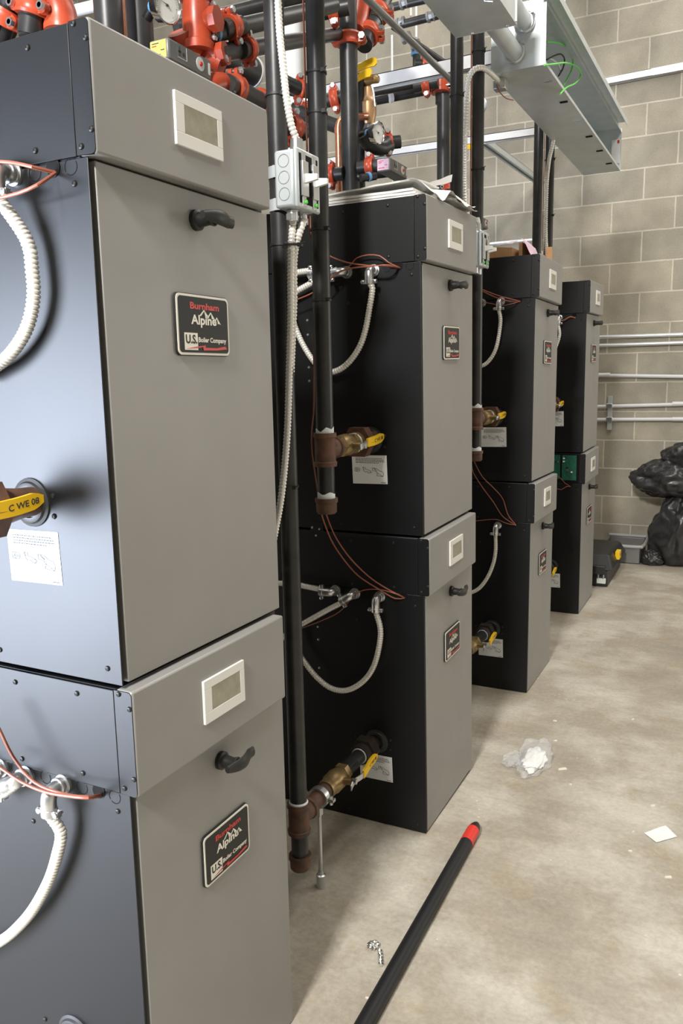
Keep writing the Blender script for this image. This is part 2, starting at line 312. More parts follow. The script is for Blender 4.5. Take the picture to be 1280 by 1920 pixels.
# ------------------------------------------------------------------ boilers
DEP = 1.0  # unseen rear lengthened to block doorway daylight from the next stack
def build_boiler():
    root = thing('boiler', '', 'boiler', (0, 0, 0), 'stacked grey boilers in the row')
    Z1, Z2 = .711, .8715
    b = MB().box((-DEP, .002, .002), (-.014, W+.006, Z2-.001), BLACK)
    b.box((-DEP, 0, .002), (0, .0022, Z1), BLACK); b.box((-.016, W-.001, .002), (-.006, W+.006, Z1), BLACK)
    child(b, 'cabinet', root, bevel=.0012)
    child(MB().box((-DEP+.02, -.0030, Z1+.0015), (-.0160, .001, Z2-.002), BLACK), 'side_cover', root, bevel=.0008)
    fl = [(-.0146, Z1+.002)]+[(.0165-.006+.006*math.sin(t), Z1+.001+.006-.006*math.cos(t)) for t in (0, .5, 1.05, 1.57)] + \
         [(.0165-.006+.006*math.cos(t), Z2-.001-.006+.006*math.sin(t)) for t in (0, .5, 1.05, 1.57)]+[(-.0146, Z2-.001)]
    child(MB().prism(fl, BLACK, lambda a, c: V((a, -.0032, c)), lambda a, c: V((a, .001, c))), 'corner_flange', root)
    child(MB().box((-.013, -.0022, Z1+.001), (.018, W-.0168, Z2), GREY), 'control_hood', root, bevel=.0035)
    # door and what is on it
    d = MB().box((-.013, .0126, .004), (0, W, Z1-.002), GREY)
    door = child(d, 'door', root, bevel=.0015)
    child(MB().box((-.0138, .0022, .003), (-.0135, W-.0005, Z1), GAPSHADE), 'door_gap_shade', root)  # near-black sheet that paints the shade in the gap round the door
    h = MB(); hz, hy = .667, .219
    h.lathe((0, hy, hz), (1, 0, 0), [(0, .0155), (.007, .0155), (.009, .0115), (.026, .0095), (.034, .012), (.036, .010)], HANDLE, 24)
    n = 14; ring = []
    for i in range(n+1):
        t = i/n; y = hy-.026+t*.076; hh = .0035+.0085*math.sin(math.pi*min(.80, .06+t*.80))**.7; ring.append((y, hh, .033+.009*math.sin(math.pi*min(1, t*1.2))))
    vs = []
    for y, hh, x in ring:
        for a in range(10):
            th = 2*math.pi*a/10; vs.append(V((x+.0050*math.sin(th), y, hz+.001+hh*math.cos(th))))
    h.add(vs, [(i*10+k, i*10+(k+1) % 10, (i+1)*10+(k+1) % 10, (i+1)*10+k) for i in range(n) for k in range(10)]+[tuple(range(9, -1, -1)), tuple(n*10+k for k in range(10))], HANDLE)
    ho = h.build('door_handle', door)
    # nameplate with its printing
    p = MB(); y0, y1, z0, z1 = .1565, .2885, .466, .556
    def rr(y0, y1, z0, z1, r):
        out = []
        for cy, cz, a0 in ((y1-r, z0+r, -90), (y1-r, z1-r, 0), (y0+r, z1-r, 90), (y0+r, z0+r, 180)):
            for k in range(5): a = math.radians(a0+k*22.5); out.append((cy+r*math.cos(a), cz+r*math.sin(a)))
        return out
    P = lambda x: (lambda a, c: V((x, a, c)))
    p.prism(rr(y0, y1, z0, z1, .008), CREAM, P(0), P(.0052))
    p.prism(rr(y0-.0012, y1+.0012, z0-.0012, z1+.0012, .009), PLATE, P(0), P(.0042))
    p.prism(rr(y0+.0035, y1-.0035, z0+.0035, z1-.0035, .006), PLATE, P(.001), P(.0056))
    q = P(.0060); w_, h_ = y1-y0, z1-z0
    def T(s, a0, b0, a1, b1, m, bold=.02, shear=0, f=q): put_text(p, s, y0+w_*a0, z0+h_*b0, y0+w_*a1, z0+h_*b1, f, m, bold, shear)
    T('Burnham', .24, .76, .80, .875, RED, .035)
    T('Alpine', .25, .46, .74, .67, CREAM, .03)
    def tri(pts, m, f=q): p.add([f(y0+w_*a, z0+h_*b) for a, b in pts], [tuple(range(len(pts)))], m)
    for ax, az, s_ in ((.50, .765, .095), (.63, .735, .085), (.75, .66, .075)):
        tri([(ax-s_, az-.11), (ax-s_*.62, az-.11), (ax+.005, az-.025), (ax, az)], CREAM); tri([(ax, az), (ax+s_*.25, az-.12), (ax+s_*.55, az-.11), (ax+s_*1.05, az-.13)][:4], CREAM)
    tri([(.11, .08), (.36, .08), (.36, .365), (.11, .365)], CREAM)
    T('U.S.', .135, .185, .345, .335, PLATE, .03, f=P(.0063))
    T('Boiler Company', .375, .19, .925, .30, CREAM, .03)
    tri([(.12, .095), (.34, .14), (.50, .165), (.50, .125), (.72, .125), (.90, .16), (.93, .11), (.72, .085), (.46, .078), (.45, .135), (.34, .115)], RED, P(.0064))
    p.build('nameplate', door)
    # display
    dd = MB(); dy0, dy1, dz0, dz1 = .1560, .2690, .7590, .8315; X = .018; wy0, wy1, wz0, wz1 = .176, .256, .7775, .8165
    for a, c_, e, g in ((dy0, dy1, dz0, wz0), (dy0, dy1, wz1, dz1), (dy0, wy0, wz0, wz1), (wy1, dy1, wz0, wz1)): dd.box((X-.001, a, e), (X+.0042, c_, g), WHITEP)
    dis = child(dd, 'display', root, bevel=.0006)
    sc_ = MB().box((X-.001, wy0-.001, wz0-.001), (X+.0039, wy1+.001, wz1+.001), SCREEN); sc_.build('screen', dis)
    # screws
    for x, z in ((.0128, .8465), (.0128, .7405), (-.0058, .8660), (-.0062, .7225), (-.0865, .8535), (-.0865, .7285), (-.2142, .8505), (-.2142, .7247), (-.45, .85), (-.45, .727), (-.0252, .6805), (-.107, .2695), (-.1075, .2400), (-.026, .025), (-.205, .62), (-.245, .022), (-.2186, .2600)):
        yy = -.0032 if z > .712 and x > -.6 else 0
        s_ = MB().lathe((0, 0, 0), (0, -1, 0), [(0, .0042), (.0007, .0042), (.0022, .0032), (.0028, .0014), (.0022, .001)], RUBBER if False else HANDLE, 10)
        so = s_.build('screw', root); so.location = (x, yy, z)
    for z in (.582, .543, .455, .418):
        so = MB().lathe((0, 0, 0), (0, -1, 0), [(0, .0036), (.0016, .003), (.002, .001)], ZINC, 10).build('rivet', root); so.location = (-.332, 0, z)
    for x in (-.0295, -.0938, -.1695, -.2340):
        k_ = MB(); n = 22; R1 = .0112
        for a in range(n):
            if a in (2, 13): continue
            t0, t1 = 2*math.pi*a/n, 2*math.pi*(a+1)/n
            k_.add([V((r*math.cos(t), -.0003, r*math.sin(t))) for r, t in ((R1, t0), (R1, t1), (R1-.0013, t1), (R1-.0013, t0))], [(0, 1, 2, 3)], GAPSHADE)
        so = k_.build('knockout', root); so.location = (x, 0, .7038-.0015)
    wh = MB().lathe((-.0605, -.0003, .7045), (0, -1, 0), [(0, .0115), (.0004, .0115)], GAPSHADE, 24)  # flat dark discs painted for the shade in the hole
    wh.lathe((-.0605, -.0004, .7045), (0, -1, 0), [(0, .0124), (.0009, .0122)], BLACK, 24); wh.lathe((-.0605, -.0010, .7045), (0, -1, 0), [(0, .0112), (.0005, .0112)], GAPSHADE, 24)
    child(wh, 'wire_hole', root)
    g_ = MB().lathe((-.150, 0, .2580), (0, -1, 0), [(0, .036), (.0025, .0355), (.004, .031), (.0075, .029), (.009, .0245), (.009, .022), (.004, .021)], RUBBER, 30)
    child(g_, 'pipe_grommet', root)
    # warning sticker
    s_ = MB(); a0, a1, c0, c1 = -.2065, -.1030, .138, .214
    s_.add([V((a0-.0005, -.0006, c1+.001)), V((a1, -.0006, c1+.003)), V((a1+.002, -.0006, c0+.001)), V((a0+.0015, -.0006, c0-.001))], [(0, 3, 2, 1)], STICK)
    f = lambda a, c: V((a0+a*(a1-a0)+.001, -.0009, c0+c*(c1-c0)))
    for i, (b_, e_) in enumerate(((.1, .86), (.1, .90), (.1, .93), (.1, .76))):
        x = b_; 
        while x < e_:
            ww = random.uniform(.02, .06); x2 = min(e_, x+ww); zt = .925-i*.052
            s_.add([f(x, zt), f(x2, zt), f(x2, zt-.022), f(x, zt-.022)], [(0, 3, 2, 1)], INK); x = x2+.012
    def loop(pts, w2=.012, m=INK):
        for (xa, za), (xb, zb) in zip(pts, pts[1:]):
            dx, dz = (xb-xa), (zb-za); l = math.hypot(dx, dz) or 1; nx, nz = -dz/l*w2/2, dx/l*w2/2
            s_.add([f(xa+nx, za+nz), f(xb+nx, zb+nz), f(xb-nx, zb-nz), f(xa-nx, za-nz)], [(0, 1, 2, 3)], m)
    circ = lambda cx, cz, r, a0=0, a1=360, n=12: [(cx+r*math.cos(math.radians(a0+(a1-a0)*i/n)), cz+1.3*r*math.sin(math.radians(a0+(a1-a0)*i/n))) for i in range(n+1)]
    loop(circ(.16, .5, .055)); loop([(.07, .44), (.07, .57), (.14, .57)]); loop([(.07, .44), (.14, .44)]); loop(circ(.15, .5, .022))
    loop([(.30, .60), (.33, .47), (.37, .42), (.44, .44), (.47, .38), (.52, .40)]); loop([(.36, .60), (.38, .52), (.46, .50), (.52, .46)]); loop(circ(.34, .56, .03, 90, 270)); loop(circ(.51, .43, .03, -120, 120), .016)
    loop([(.58, .58), (.70, .56), (.78, .48), (.86, .46), (.90, .38)]); loop([(.58, .48), (.68, .46), (.72, .40), (.70, .30), (.88, .28), (.90, .38)]); loop([(.72, .40), (.88, .28)]); loop([(.58, .48), (.58, .58)]); loop([(.62, .56), (.70, .48)], .02)
    loop([(.82, .06), (.96, .06)], .02)
    child(s_, 'warning_sticker', root)
    return root
proto = build_boiler()
ordn = {1: 'nearest', 2: 'second', 3: 'third', 4: 'farthest'}
BL = {(1, 0): 'bottom boiler of the nearest stack, grey door lit bluish down its dark side',
      (1, 1): 'big top boiler of the nearest stack, blank white sticker on its shiny side',
      (2, 0): 'bottom boiler of the second stack, beside the propped rusty gas pipe tee',
      (2, 1): 'top boiler of the second stack with white papers lying on its lid',
      (3, 0): 'bottom boiler of the third stack, half hidden behind the second stack',
      (3, 1): 'top boiler of the third stack with a cardboard box on its lid',
      (4, 0): 'bottom boiler of the farthest stack, side cover off showing green circuit boards',
      (4, 1): 'top boiler of the farthest stack, next to the concrete block wall'}
BO = {}
for k in (1, 2, 3, 4):
    for j in (0, 1):
        o = proto if (k, j) == (1, 0) else copy_tree(proto)
        s = ST[k]
        o.matrix_world = FR[k] @ Matrix.Translation((0, 0, j*H*(1+s[5])+(.0015 if j else 0))) @ Matrix.Diagonal((1, (W+s[4])/W, 1+s[5], 1))
        o['label'] = BL[(k, j)]; BO[(k, j)] = o
# farthest lower boiler: cover off, boards visible
b4 = BO[(4, 0)]
for ch in list(b4.children):
    if ch.name.startswith('side_cover'): D.objects.remove(ch)
rc = MB().box((-.98, -.0008, .715), (-.0165, -.0001, .868), GAPSHADE); rc.build('recess_shade_sheet', b4)  # thin near-black sheet stands in for shade behind the missing cover
pb = MB().box((-.20, -.004, .735), (-.115, -.001, .862), PCB).box((-.105, -.004, .730), (-.03, -.001, .862), PCB)
board = pb.build('circuit_board', b4)
for i in range(16):
    x = random.choice((-.19, -.17, -.15, -.13, -.095, -.075, -.05))+random.uniform(-.004, .004); z = random.uniform(.745, .85)
    MB().box((x-.004, -.011, z-.003), (x+.004, -.004, z+.004), random.choice((STICK, HANDLE, ZINC, GREYBOX))).build('board_component', board)
# plate that joins the two boilers of the second stack
jp = MB().box((-.345, -.0025, -.028+H), (-.303, 0, .022+H), BLACK)
jo = jp.build('joining_plate', BO[(2, 0)], bevel=.0006)
for x, z in ((-.338, H+.006), (-.314, H+.003), (-.326, H-.017)): MB().lathe((x, -.0025, z), (0, -1, 0), [(0, .0035), (.0015, .003), (.0019, .001)], ZINC, 10).build('rivet', jo)

# ------------------------------------------------------------------ gas drops
R = .0211
def lever(mb, base, tip, m_metal=ZINC):
    pass
def gas_drop(k, lower, label, ztop=5.0):
    x = -.160 if lower else -.141; yt = -.437 if lower else -.277; zc = .256 if lower else 1.136
    P = lambda y, z=0, dx=0: sl(k, x+dx, y, zc+z)
    base = P(yt, -.14)
    t = thing('gas_drop_pipe', label, 'gas pipe', base, 'black gas drop pipes between the boiler stacks')
    top = P(yt); topv = V((top.x, top.y, ztop)); tz = top+V((0, 0, .038))
    child(MB().tube([top+V((0, 0, .03)), top+V((0, 0, .8)), topv], R, PIPE, 24), 'riser', t)
    up = V((0, 0, 1)); c = V(top); m = RUST
    tee = MB().lathe(c-up*.040, up, [(0, .0275), (.010, .0285), (.012, .0255), (.068, .0255), (.070, .0285), (.080, .0275)], m, 26)
    a = (P(0)-P(yt)).normalized()
    tee.lathe(c, a, [(0, .023), (.040, .024), (.042, .0275), (.052, .0270)], m, 26); child(tee, 'pipe_tee', t)
    if lower: child(MB().lathe(c+up*.038, up, [(0, .0235), (.003, .0240), (.006, .0225), (.007, .021)], BLUE if False else TAPE, 20), 'sealant_ring', t)
    else:
        tp = MB(); n = 20; vs = []
        for i in range(n): th = 2*math.pi*i/n; r_ = .0219; vs += [c+up*.038+V((r_*math.cos(th), r_*math.sin(th), 0)), c+up*(.050+.004*math.sin(5*th)+.003*math.sin(2*th+k))+V((r_*math.cos(th), r_*math.sin(th), 0))]
        tp.add(vs, [(2*i, 2*((i+1) % n), 2*((i+1) % n)+1, 2*i+1) for i in range(n)], TAPE); child(tp, 'thread_tape', t)
    drop = .098 if lower else .118
    child(MB().cyl(c-up*.035, c-up*(drop+.01), .0208, PIPE, 22), 'drip_nipple', t)
    if not lower:
        tp = MB(); n = 20; vs = []; 
        for i in range(n): th = 2*math.pi*i/n; r_ = .0216; vs += [c-up*(drop+.001)+V((r_*math.cos(th), r_*math.sin(th), 0)), c-up*(drop-.014+.003*math.sin(4*th+1))+V((r_*math.cos(th), r_*math.sin(th), 0))]
        tp.add(vs, [(2*i, 2*((i+1) % n), 2*((i+1) % n)+1, 2*i+1) for i in range(n)], TAPE); child(tp, 'thread_tape', t)
    child(MB().lathe(c-up*drop, -up, [(-.001, .0275), (.009, .0280), (.010, .0255), (.033, .0248), (.037, .0215), (.038, .012)], m, 24), 'pipe_cap', t)
    A = lambda y: P(y)
    hexa = lambda mb, y, r, l, mm: mb.tube([A(y), A(y+l)], r, mm, 6)
    if lower:
        child(MB().cyl(A(yt+.045), A(-.285), .0205, RUST, 22), 'nipple', t)
        v = MB().lathe(A(-.300), a, [(0, .0245), (.016, .0255), (.022, .0235), (.036, .0285), (.064, .0290), (.084, .0240), (.088, .0225)], BRASS, 22); hexa(v, -.215, .0275, .020, BRASS)
        v.cyl(A(-.245), A(-.245)+V((.05, 0, .008)), .009, BRASS, 12); va = child(v, 'ball_valve', t)
        child(MB().cyl(A(-.20), A(-.098), .0205, PIPE, 22), 'nipple', t)
        child(MB().lathe(A(-.101), a, [(0, .0225), (.004, .0228), (.005, .021)], TAPE, 20), 'thread_tape', t)
        u_ = MB().lathe(A(-.098), a, [(0, .027), (.028, .0285)], RUSTD, 22); hexa(u_, -.075, .040, .034, RUSTD); u_.lathe(A(-.043), a, [(0, .028), (.018, .026), (.032, .0215), (.048, .0205)], RUSTD, 22); child(u_, 'union', t)
        b0, pth = A(-.245)+V((.052, 0, .010)), [A(-.262)+V((.055, 0, -.002)), A(-.243)+V((.055, 0, .008)), A(-.205)+V((.058, 0, .004)), A(-.185)+V((.058, 0, .006)), A(-.150)+V((.058, 0, .016)), A(-.108)+V((.058, 0, .018))]
    else:
        v = MB().lathe(A(-.225), a, [(0, .0235), (.020, .0240), (.024, .0225), (.036, .0275), (.062, .0280), (.078, .023), (.082, .0235)], BRASS, 22); hexa(v, -.222, .0275, .020, BRASS); hexa(v, -.146, .0275, .018, BRASS)
        v.cyl(A(-.178), A(-.178)+V((.048, 0, 0)), .009, BRASS, 12); va = child(v, 'ball_valve', t)
        child(MB().lathe(A(-.128), a, [(0, .0262), (.006, .0262), (.008, .0255)], TAPE, 20), 'thread_tape', t)
        u_ = MB().lathe(A(-.124), a, [(0, .026), (.022, .027)], BRASS, 22); hexa(u_, -.104, .043, .030, RUST); u_.lathe(A(-.074), a, [(0, .028), (.02, .025), (.045, .0215), (.078, .0205)], RUST, 22); child(u_, 'union', t)
        b0, pth = A(-.178)+V((.050, 0, 0)), [A(-.195)+V((.053, 0, -.002)), A(-.176)+V((.053, 0, 0)), A(-.152)+V((.046, 0, .001)), A(-.118)+V((.040, 0, .002)), A(-.070)+V((.040, 0, .004)), A(-.026)+V((.040, 0, .009))]
    lv = MB(); pts = spline(pth, .008); L = len(pts)
    def strip(mb, pts, w0, w1, th, mm):
        vs = []; n = len(pts)
        for i, p in enumerate(pts):
            ww = (w0+(w1-w0)*min(1, i/(n*.35)))*(1 if i < n-2 else (.8 if i == n-2 else .45))
            for dx, dz in ((-th, -ww), (th, -ww), (th, ww), (-th, ww)): vs.append(p+V((dx, 0, dz)))
        mb.add(vs, [(i*4+q, i*4+(q+1) % 4, (i+1)*4+(q+1) % 4, (i+1)*4+q) for i in range(n-1) for q in range(4)]+[(3, 2, 1, 0), tuple((n-1)*4+q for q in range(4))], mm)
    strip(lv, pts[:L//2+1], .007, .0075, .0014, ZINC); lv.cyl(b0-V((.002, 0, 0)), b0+V((.011, 0, 0)), .0075, ZINC, 6)
    lo = lv.build('lever', va); lo.location = (0, 0, 0)
    gr = MB(); g0 = pts[int(L*.42):]; strip(gr, g0, .0105, .0115, .0032, YELLOW)
    e0, e1 = g0[int(len(g0)*.45)], g0[-2]; dv = (e1-e0); nn = V((.0036, 0, 0)); upv = V((0, 0, 1)); 
    put_text(gr, 'C WE 08', 0, -.0045, 1, .0045, lambda a_, b_: e0+dv*a_+upv*b_+nn, INK, .02)
    go = gr.build('yellow_grip', va); go.location = (0, 0, 0)
    return t, P
gd = {}
LG = {(1, 1): 'gas pipe at the left picture edge feeding the nearest top boiler',
      (2, 1): 'black gas pipe with brown tee and yellow lever, feeding the second top boiler',
      (2, 0): 'long black gas pipe with rusty tee near the floor, propped by a rod',
      (3, 1): 'black gas pipe right behind the second stack, its tee half hidden by the grey door',
      (3, 0): 'black gas pipe dropping behind the papers, valve low beside the third bottom boiler',
      (4, 1): 'right one of the two far black gas pipes, feeding the farthest top boiler',
      (4, 0): 'left one of the two far black gas pipes, feeding the farthest bottom boiler'}
for key, lb in LG.items():
    gd[key] = gas_drop(key[0], key[1] == 0, lb)
# rod that props the low tee
c = gd[(2, 0)][1](-.335); 
t = thing('pipe_support', 'thin galvanised rod with ring clamp holding up the low gas pipe', 'pipe support', (c.x, c.y, 0))
child(MB().lathe((c.x, c.y, 0), (0, 0, 1), [(0, .0135), (.004, .0135), (.006, .0125), (.034, .0125), (.036, .008), (.046, .007)], ZINC, 16), 'foot', t)
child(MB().cyl((c.x, c.y, .04), (c.x, c.y, c.z-.03), .0055, ZINC, 10), 'rod', t)
a = (gd[(2, 0)][1](0)-gd[(2, 0)][1](-.4)).normalized()
rg = MB().lathe(c-a*.009, a, [(0, .0225), (0, .0275), (.018, .0275), (.018, .0225)], ZINC, 24); rg.box((-.006, -.009, -.05), (.006, .009, -.024), ZINC, Matrix.Translation(c)); rg.box((-.044, -.007, -.004), (-.024, .007, .004), ZINC, Matrix.Translation(c)); rg.box((.024, -.007, -.004), (.044, .007, .004), ZINC, Matrix.Translation(c))
child(rg, 'ring_clamp', t)
for sx in (-.036, .036): child(MB().cyl(c+V((sx, -.002, -.012)), c+V((sx, -.002, .012)), .004, ZINC, 6), 'bolt', t)

# ------------------------------------------------------------------ cable ties on pipes
def tie(p, r, label, tail=(1, -.3, 0)):
    n = 20; pts = [p+V((r*math.cos(2*math.pi*i/n), r*math.sin(2*math.pi*i/n), 0)) for i in range(n+1)]
    mb = MB(); vs = []
    for q in pts:
        d = (q-p).normalized(); vs += [q+V((0, 0, -.0025)), q+V((0, 0, .0025)), q+d*.0016+V((0, 0, .0025)), q+d*.0016+V((0, 0, -.0025))]
    mb.add(vs, [(i*4+k, i*4+(k+1) % 4, (i+1)*4+(k+1) % 4, (i+1)*4+k) for i in range(n) for k in range(4)], RUBBER)
    d = V(tail).normalized(); q = p+d*r; mb.box((-.005, -.004, -.004), (.005, .004, .004), RUBBER, Matrix.Translation(q+d*.003)); mb.cyl(q+d*.004, q+d*.016+V((0, 0, .004)), .0012, RUBBER, 6)
    return tag(mb.build('cable_tie'), label, 'cable tie', 'black cable ties round the pipes')
def on_pipe(key, v):                          # point on a gas riser at image height v
    b = gd[key][1](-.437 if key[1] == 0 else -.277); y = b.y; lo_, hi = 0., 3.4
    for _ in range(40):
        m_ = (lo_+hi)/2; q = V((b.x, y, m_))-CAM; vv = 960-FPX*q.dot(CU)/q.dot(CF)
        if vv > v: lo_ = m_
        else: hi = m_
    return V((b.x, y, (lo_+hi)/2))
for key, vs_, nm in (((2, 1), (137, 213, 431, 563), 'gas pipe in front of the papers'), ((2, 0), (180, 460, 912), 'long gas pipe beside the nearest stack'),
                     ((3, 1), (97, 318), 'gas pipe right of the flexible conduit'), ((3, 0), (180,), 'gas pipe left of the flexible conduit'), ((4, 1), (300, 405), 'far right gas pipe')):
    for i, v in enumerate(vs_):
        pos = {1: ('only',), 2: ('upper', 'lower'), 3: ('top', 'middle', 'bottom'), 4: ('top', 'second', 'third', 'lowest')}[len(vs_)][i]
        tie(on_pipe(key, v), R+.0008, f'{pos} black cable tie round the {nm}', (1, -.5, 0))

# ------------------------------------------------------------------ flexible conduits and wires
def hose_mesh(pts, r, period=.0055, seg=12):
    P = resample(spline(pts, .01), period/3); n = len(P); rs = [r*(.80, 1, 1)[i % 3] for i in range(n)]
    return MB().tube(P, rs, HOSE, seg)
def elbow_connector(root, k, x, z, down=(0, 0, -1)):
    # locknut on the panel, 90 degree body, clamp with two screws; outlet points along 'down'
    f = lambda X, Y, Z: sl(k, X, Y, Z); dn = (FR[k].to_3x3() @ V(down)).normalized(); c0 = f(x, 0, z); out = f(x, -.030, z); nrm = (out-c0).normalized()
    mb = MB().lathe(c0, nrm, [(0, .0155), (.004, .0155), (.005, .0125), (.010, .0125), (.011, .0145), (.014, .0140), (.015, .0105)], ZINC, 22)
    pts = [c0+nrm*.012, c0+nrm*.022, c0+nrm*.029+dn*.004, c0+nrm*.032+dn*.014, c0+nrm*.032+dn*.034]
    mb.tube(spline(pts, .004), .0118, ZINC, 16); co_ = child(mb, 'elbow_connector', root)
    sd = nrm.cross(dn).normalized(); cl = MB(); cp = c0+nrm*.032+dn*.030
    Mx = Matrix((sd, nrm, dn)).transposed().to_4x4(); Mx.translation = cp
    cl.box((-.021, -.0045, -.005), (.021, .0045, .005), ZINC, Mx); cl.lathe(cp-dn*.006, dn, [(0, .0128), (.012, .0128)], ZINC, 16)
    child(cl, 'clamp', root, bevel=.001)
    for s_ in (-1, 1): child(MB().lathe(cp+sd*s_*.017-nrm*.008, nrm, [(0, .003), (.012, .003), (.012, .0048), (.015, .0045), (.016, .002)], ZINC, 10), 'clamp_screw', root)
    return c0+nrm*.032+dn*.034
def conduit(label, k, x, z, pxs, r=.0088, down=(0, 0, -1), off=.030, offs=None, period=.0068):
    t = thing('flexible_conduit', label, 'conduit', sl(k, x, 0, z), 'armoured flexible conduits')
    e = elbow_connector(t, k, x, z, down)
    pts = [e]+[sp(k, u, v, (offs[i] if offs else off)) for i, (u, v) in enumerate(pxs)]
    child(hose_mesh(pts, r, period), 'hose', t); return t
CX = -.131
conduit('thick pale conduit looping down the side of the nearest top boiler', 1, CX, 1.580, [(50, 450), (60, 505), (63, 555), (54, 605), (34, 645), (4, 678), (-40, 705)], .0092, off=.020, period=.0062)
conduit('thick pale conduit looping down the side of the nearest bottom boiler', 1, CX, .7005, [(114, 1560), (108, 1600), (92, 1650), (62, 1705), (30, 1742), (2, 1764), (-45, 1790)], .0092, off=.022, period=.0062)
conduit('conduit looping in a U on the side of the second top boiler', 2, CX+.002, 1.5715, [(698, 540), (692, 580), (685, 618), (674, 650), (655, 678), (634, 694), (612, 697), (590, 680), (570, 650), (556, 620), (546, 590), (538, 550)], .0082)
conduit('conduit looping in a U on the side of the second bottom boiler', 2, CX+.001, .696, [(713, 1180), (710, 1215), (700, 1250), (684, 1274), (662, 1290), (640, 1295), (616, 1288), (592, 1268), (570, 1240), (554, 1212), (548, 1180)], .0082)
conduit('thin conduit curving down the side of the third top boiler', 3, CX, 1.577, [(938, 600), (934, 635), (926, 662), (912, 681), (896, 688), (880, 686), (868, 670)], .0080, period=.008)
conduit('thin conduit curving down the side of the third bottom boiler', 3, CX, .694, [(929, 1030), (925, 1055), (914, 1082), (898, 1103), (880, 1112), (862, 1114)], .0080, period=.008)
conduit('short conduit at the back of the farthest top boiler', 4, -.134, 1.577, [(1049, 625), (1046, 640), (1038, 660), (1030, 675)], .0080, period=.01)
L_ = (-1, 0, 0)
conduit('conduit running level from a side connector behind the long gas pipe, second bottom boiler', 2, -.268, .7000, [(598, 1105), (575, 1100), (555, 1096), (530, 1094), (505, 1092)], .0082, L_, )
conduit('straight conduit slanting down left from the second bottom boiler', 2, -.2065, .697, [(640, 1130), (615, 1143), (590, 1157), (565, 1171), (545, 1183), (525, 1200)], .0082, (-.85, 0, -.5))
conduit('conduit slanting behind the gas pipe near the second top boiler', 2, -.2065, 1.5725, [(632, 506), (616, 513), (600, 523), (580, 533), (560, 544), (545, 552), (525, 556)], .0084, (-.97, 0, -.1))
conduit('level conduit behind both gas pipes near the second top boiler', 2, -.2685, 1.5725, [(585, 508), (570, 509), (556, 511), (540, 513), (515, 516)], .0084, L_)
conduit('short conduit at the left picture edge beside the nearest bottom boiler', 1, -.209, .698, [(32, 1466), (18, 1478), (2, 1490), (-20, 1500)], .0090, (-.9, 0, -.42))
conduit('conduit connector cut by the left picture edge, nearest bottom boiler', 1, -.2665, .698, [(-25, 1448), (-50, 1452), (-70, 1455)], .0090, (-.95, 0, -.3))
conduit('small conduit leaving left from the third top boiler connector', 3, -.2065, 1.575, [(895, 575), (885, 580), (875, 590)], .008, L_, period=.01)

def wire(label, pts, r=.0022, m=WIRE, name='wire', cat='wire', group='thin brown control wires'):
    return tag(MB().tube(spline(pts, .012), r, m, 8).build(name), label, cat, group)
HZ = (-.0605)
def wpath(k, px, offs=.02): return [sp(k, u, v, offs if not isinstance(offs, (list, tuple)) else offs[i]) for i, (u, v) in enumerate(px)]
hole = lambda k, j: sl(k, -.0565, .0, (.7005 if j == 0 else .7005+H)-.001)
wire('upper brown wire entering the nearest top boiler side hole', wpath(1, [(-40, 302), (0, 303), (30, 306), (60, 313)], .03)+[hole(1, 1)], .0024)
wire('lower brown wire crossing the pale connector of the nearest top boiler', wpath(1, [(-40, 385), (0, 371), (35, 362), (70, 347)], .045)+[hole(1, 1)], .0024)
wire('brown wire swooping down from the left to the nearest bottom boiler hole', wpath(1, [(-20, 1335), (0, 1370), (25, 1420), (65, 1467), (120, 1489), (165, 1494)], .042)+[hole(1, 0)], .0024)
wire('lower brown wire running to the nearest bottom boiler hole', wpath(1, [(-20, 1430), (0, 1439), (40, 1466), (85, 1485), (130, 1493), (165, 1496)], .046)+[hole(1, 0)+V((0, 0, -.002))], .0024)
wire('brown wire running from behind the gas pipe to the second top boiler hole', wpath(2, [(582, 405), (583, 440), (592, 462), (618, 480), (650, 492), (690, 498), (720, 498)], .045)+[hole(2, 1)], .0019)
wire('lower brown wire crossing the second top boiler connectors', wpath(2, [(545, 566), (580, 552), (610, 534), (622, 520), (640, 508), (665, 502), (700, 499), (725, 497)], .05)+[hole(2, 1)], .0019)
wire('grey brown wire arching over the connectors of the second top boiler', wpath(2, [(648, 503), (658, 496), (668, 484), (690, 478), (712, 480), (728, 492)], .02)+[hole(2, 1)], .0016)
wire('left brown wire hanging beside the gas pipe of the second stack', wpath(2, [(578, 380), (580, 430), (587, 470), (590, 560), (588, 640), (588, 760), (584, 810), (585, 850), (592, 900), (600, 950), (606, 975), (622, 1015), (645, 1050), (672, 1080), (710, 1105), (740, 1122)], [.26]*10+[.2, .12, .06, .04, .03, .015])+[hole(2, 0)], .0019)
wire('right brown wire falling from the gas pipe cap to the second bottom boiler', wpath(2, [(607, 940), (610, 960), (628, 1005), (655, 1045), (690, 1080), (722, 1102)], [.27, .2, .1, .06, .03, .015])+[hole(2, 0)], .0019)
wire('thin wire linking the connectors of the second bottom boiler', wpath(2, [(560, 1180), (600, 1165), (635, 1148), (655, 1126), (672, 1110), (695, 1105), (720, 1107), (740, 1113)], .035)+[hole(2, 0)], .0014)
wire('upper brown wire above the connectors of the third top boiler', wpath(3, [(880, 530), (900, 541), (930, 553), (955, 560)], .04)+[hole(3, 1)], .0019)
wire('lower brown wire of the pair at the third top boiler', wpath(3, [(880, 537), (902, 545), (925, 556), (950, 564)], .03)+[hole(3, 1)+V((0, 0, -.002))], .0019)
wire('thin grey wire linking the connectors of the third top boiler', wpath(3, [(906, 567), (920, 569), (940, 573), (958, 570)], .03)+[hole(3, 1)], .0014)
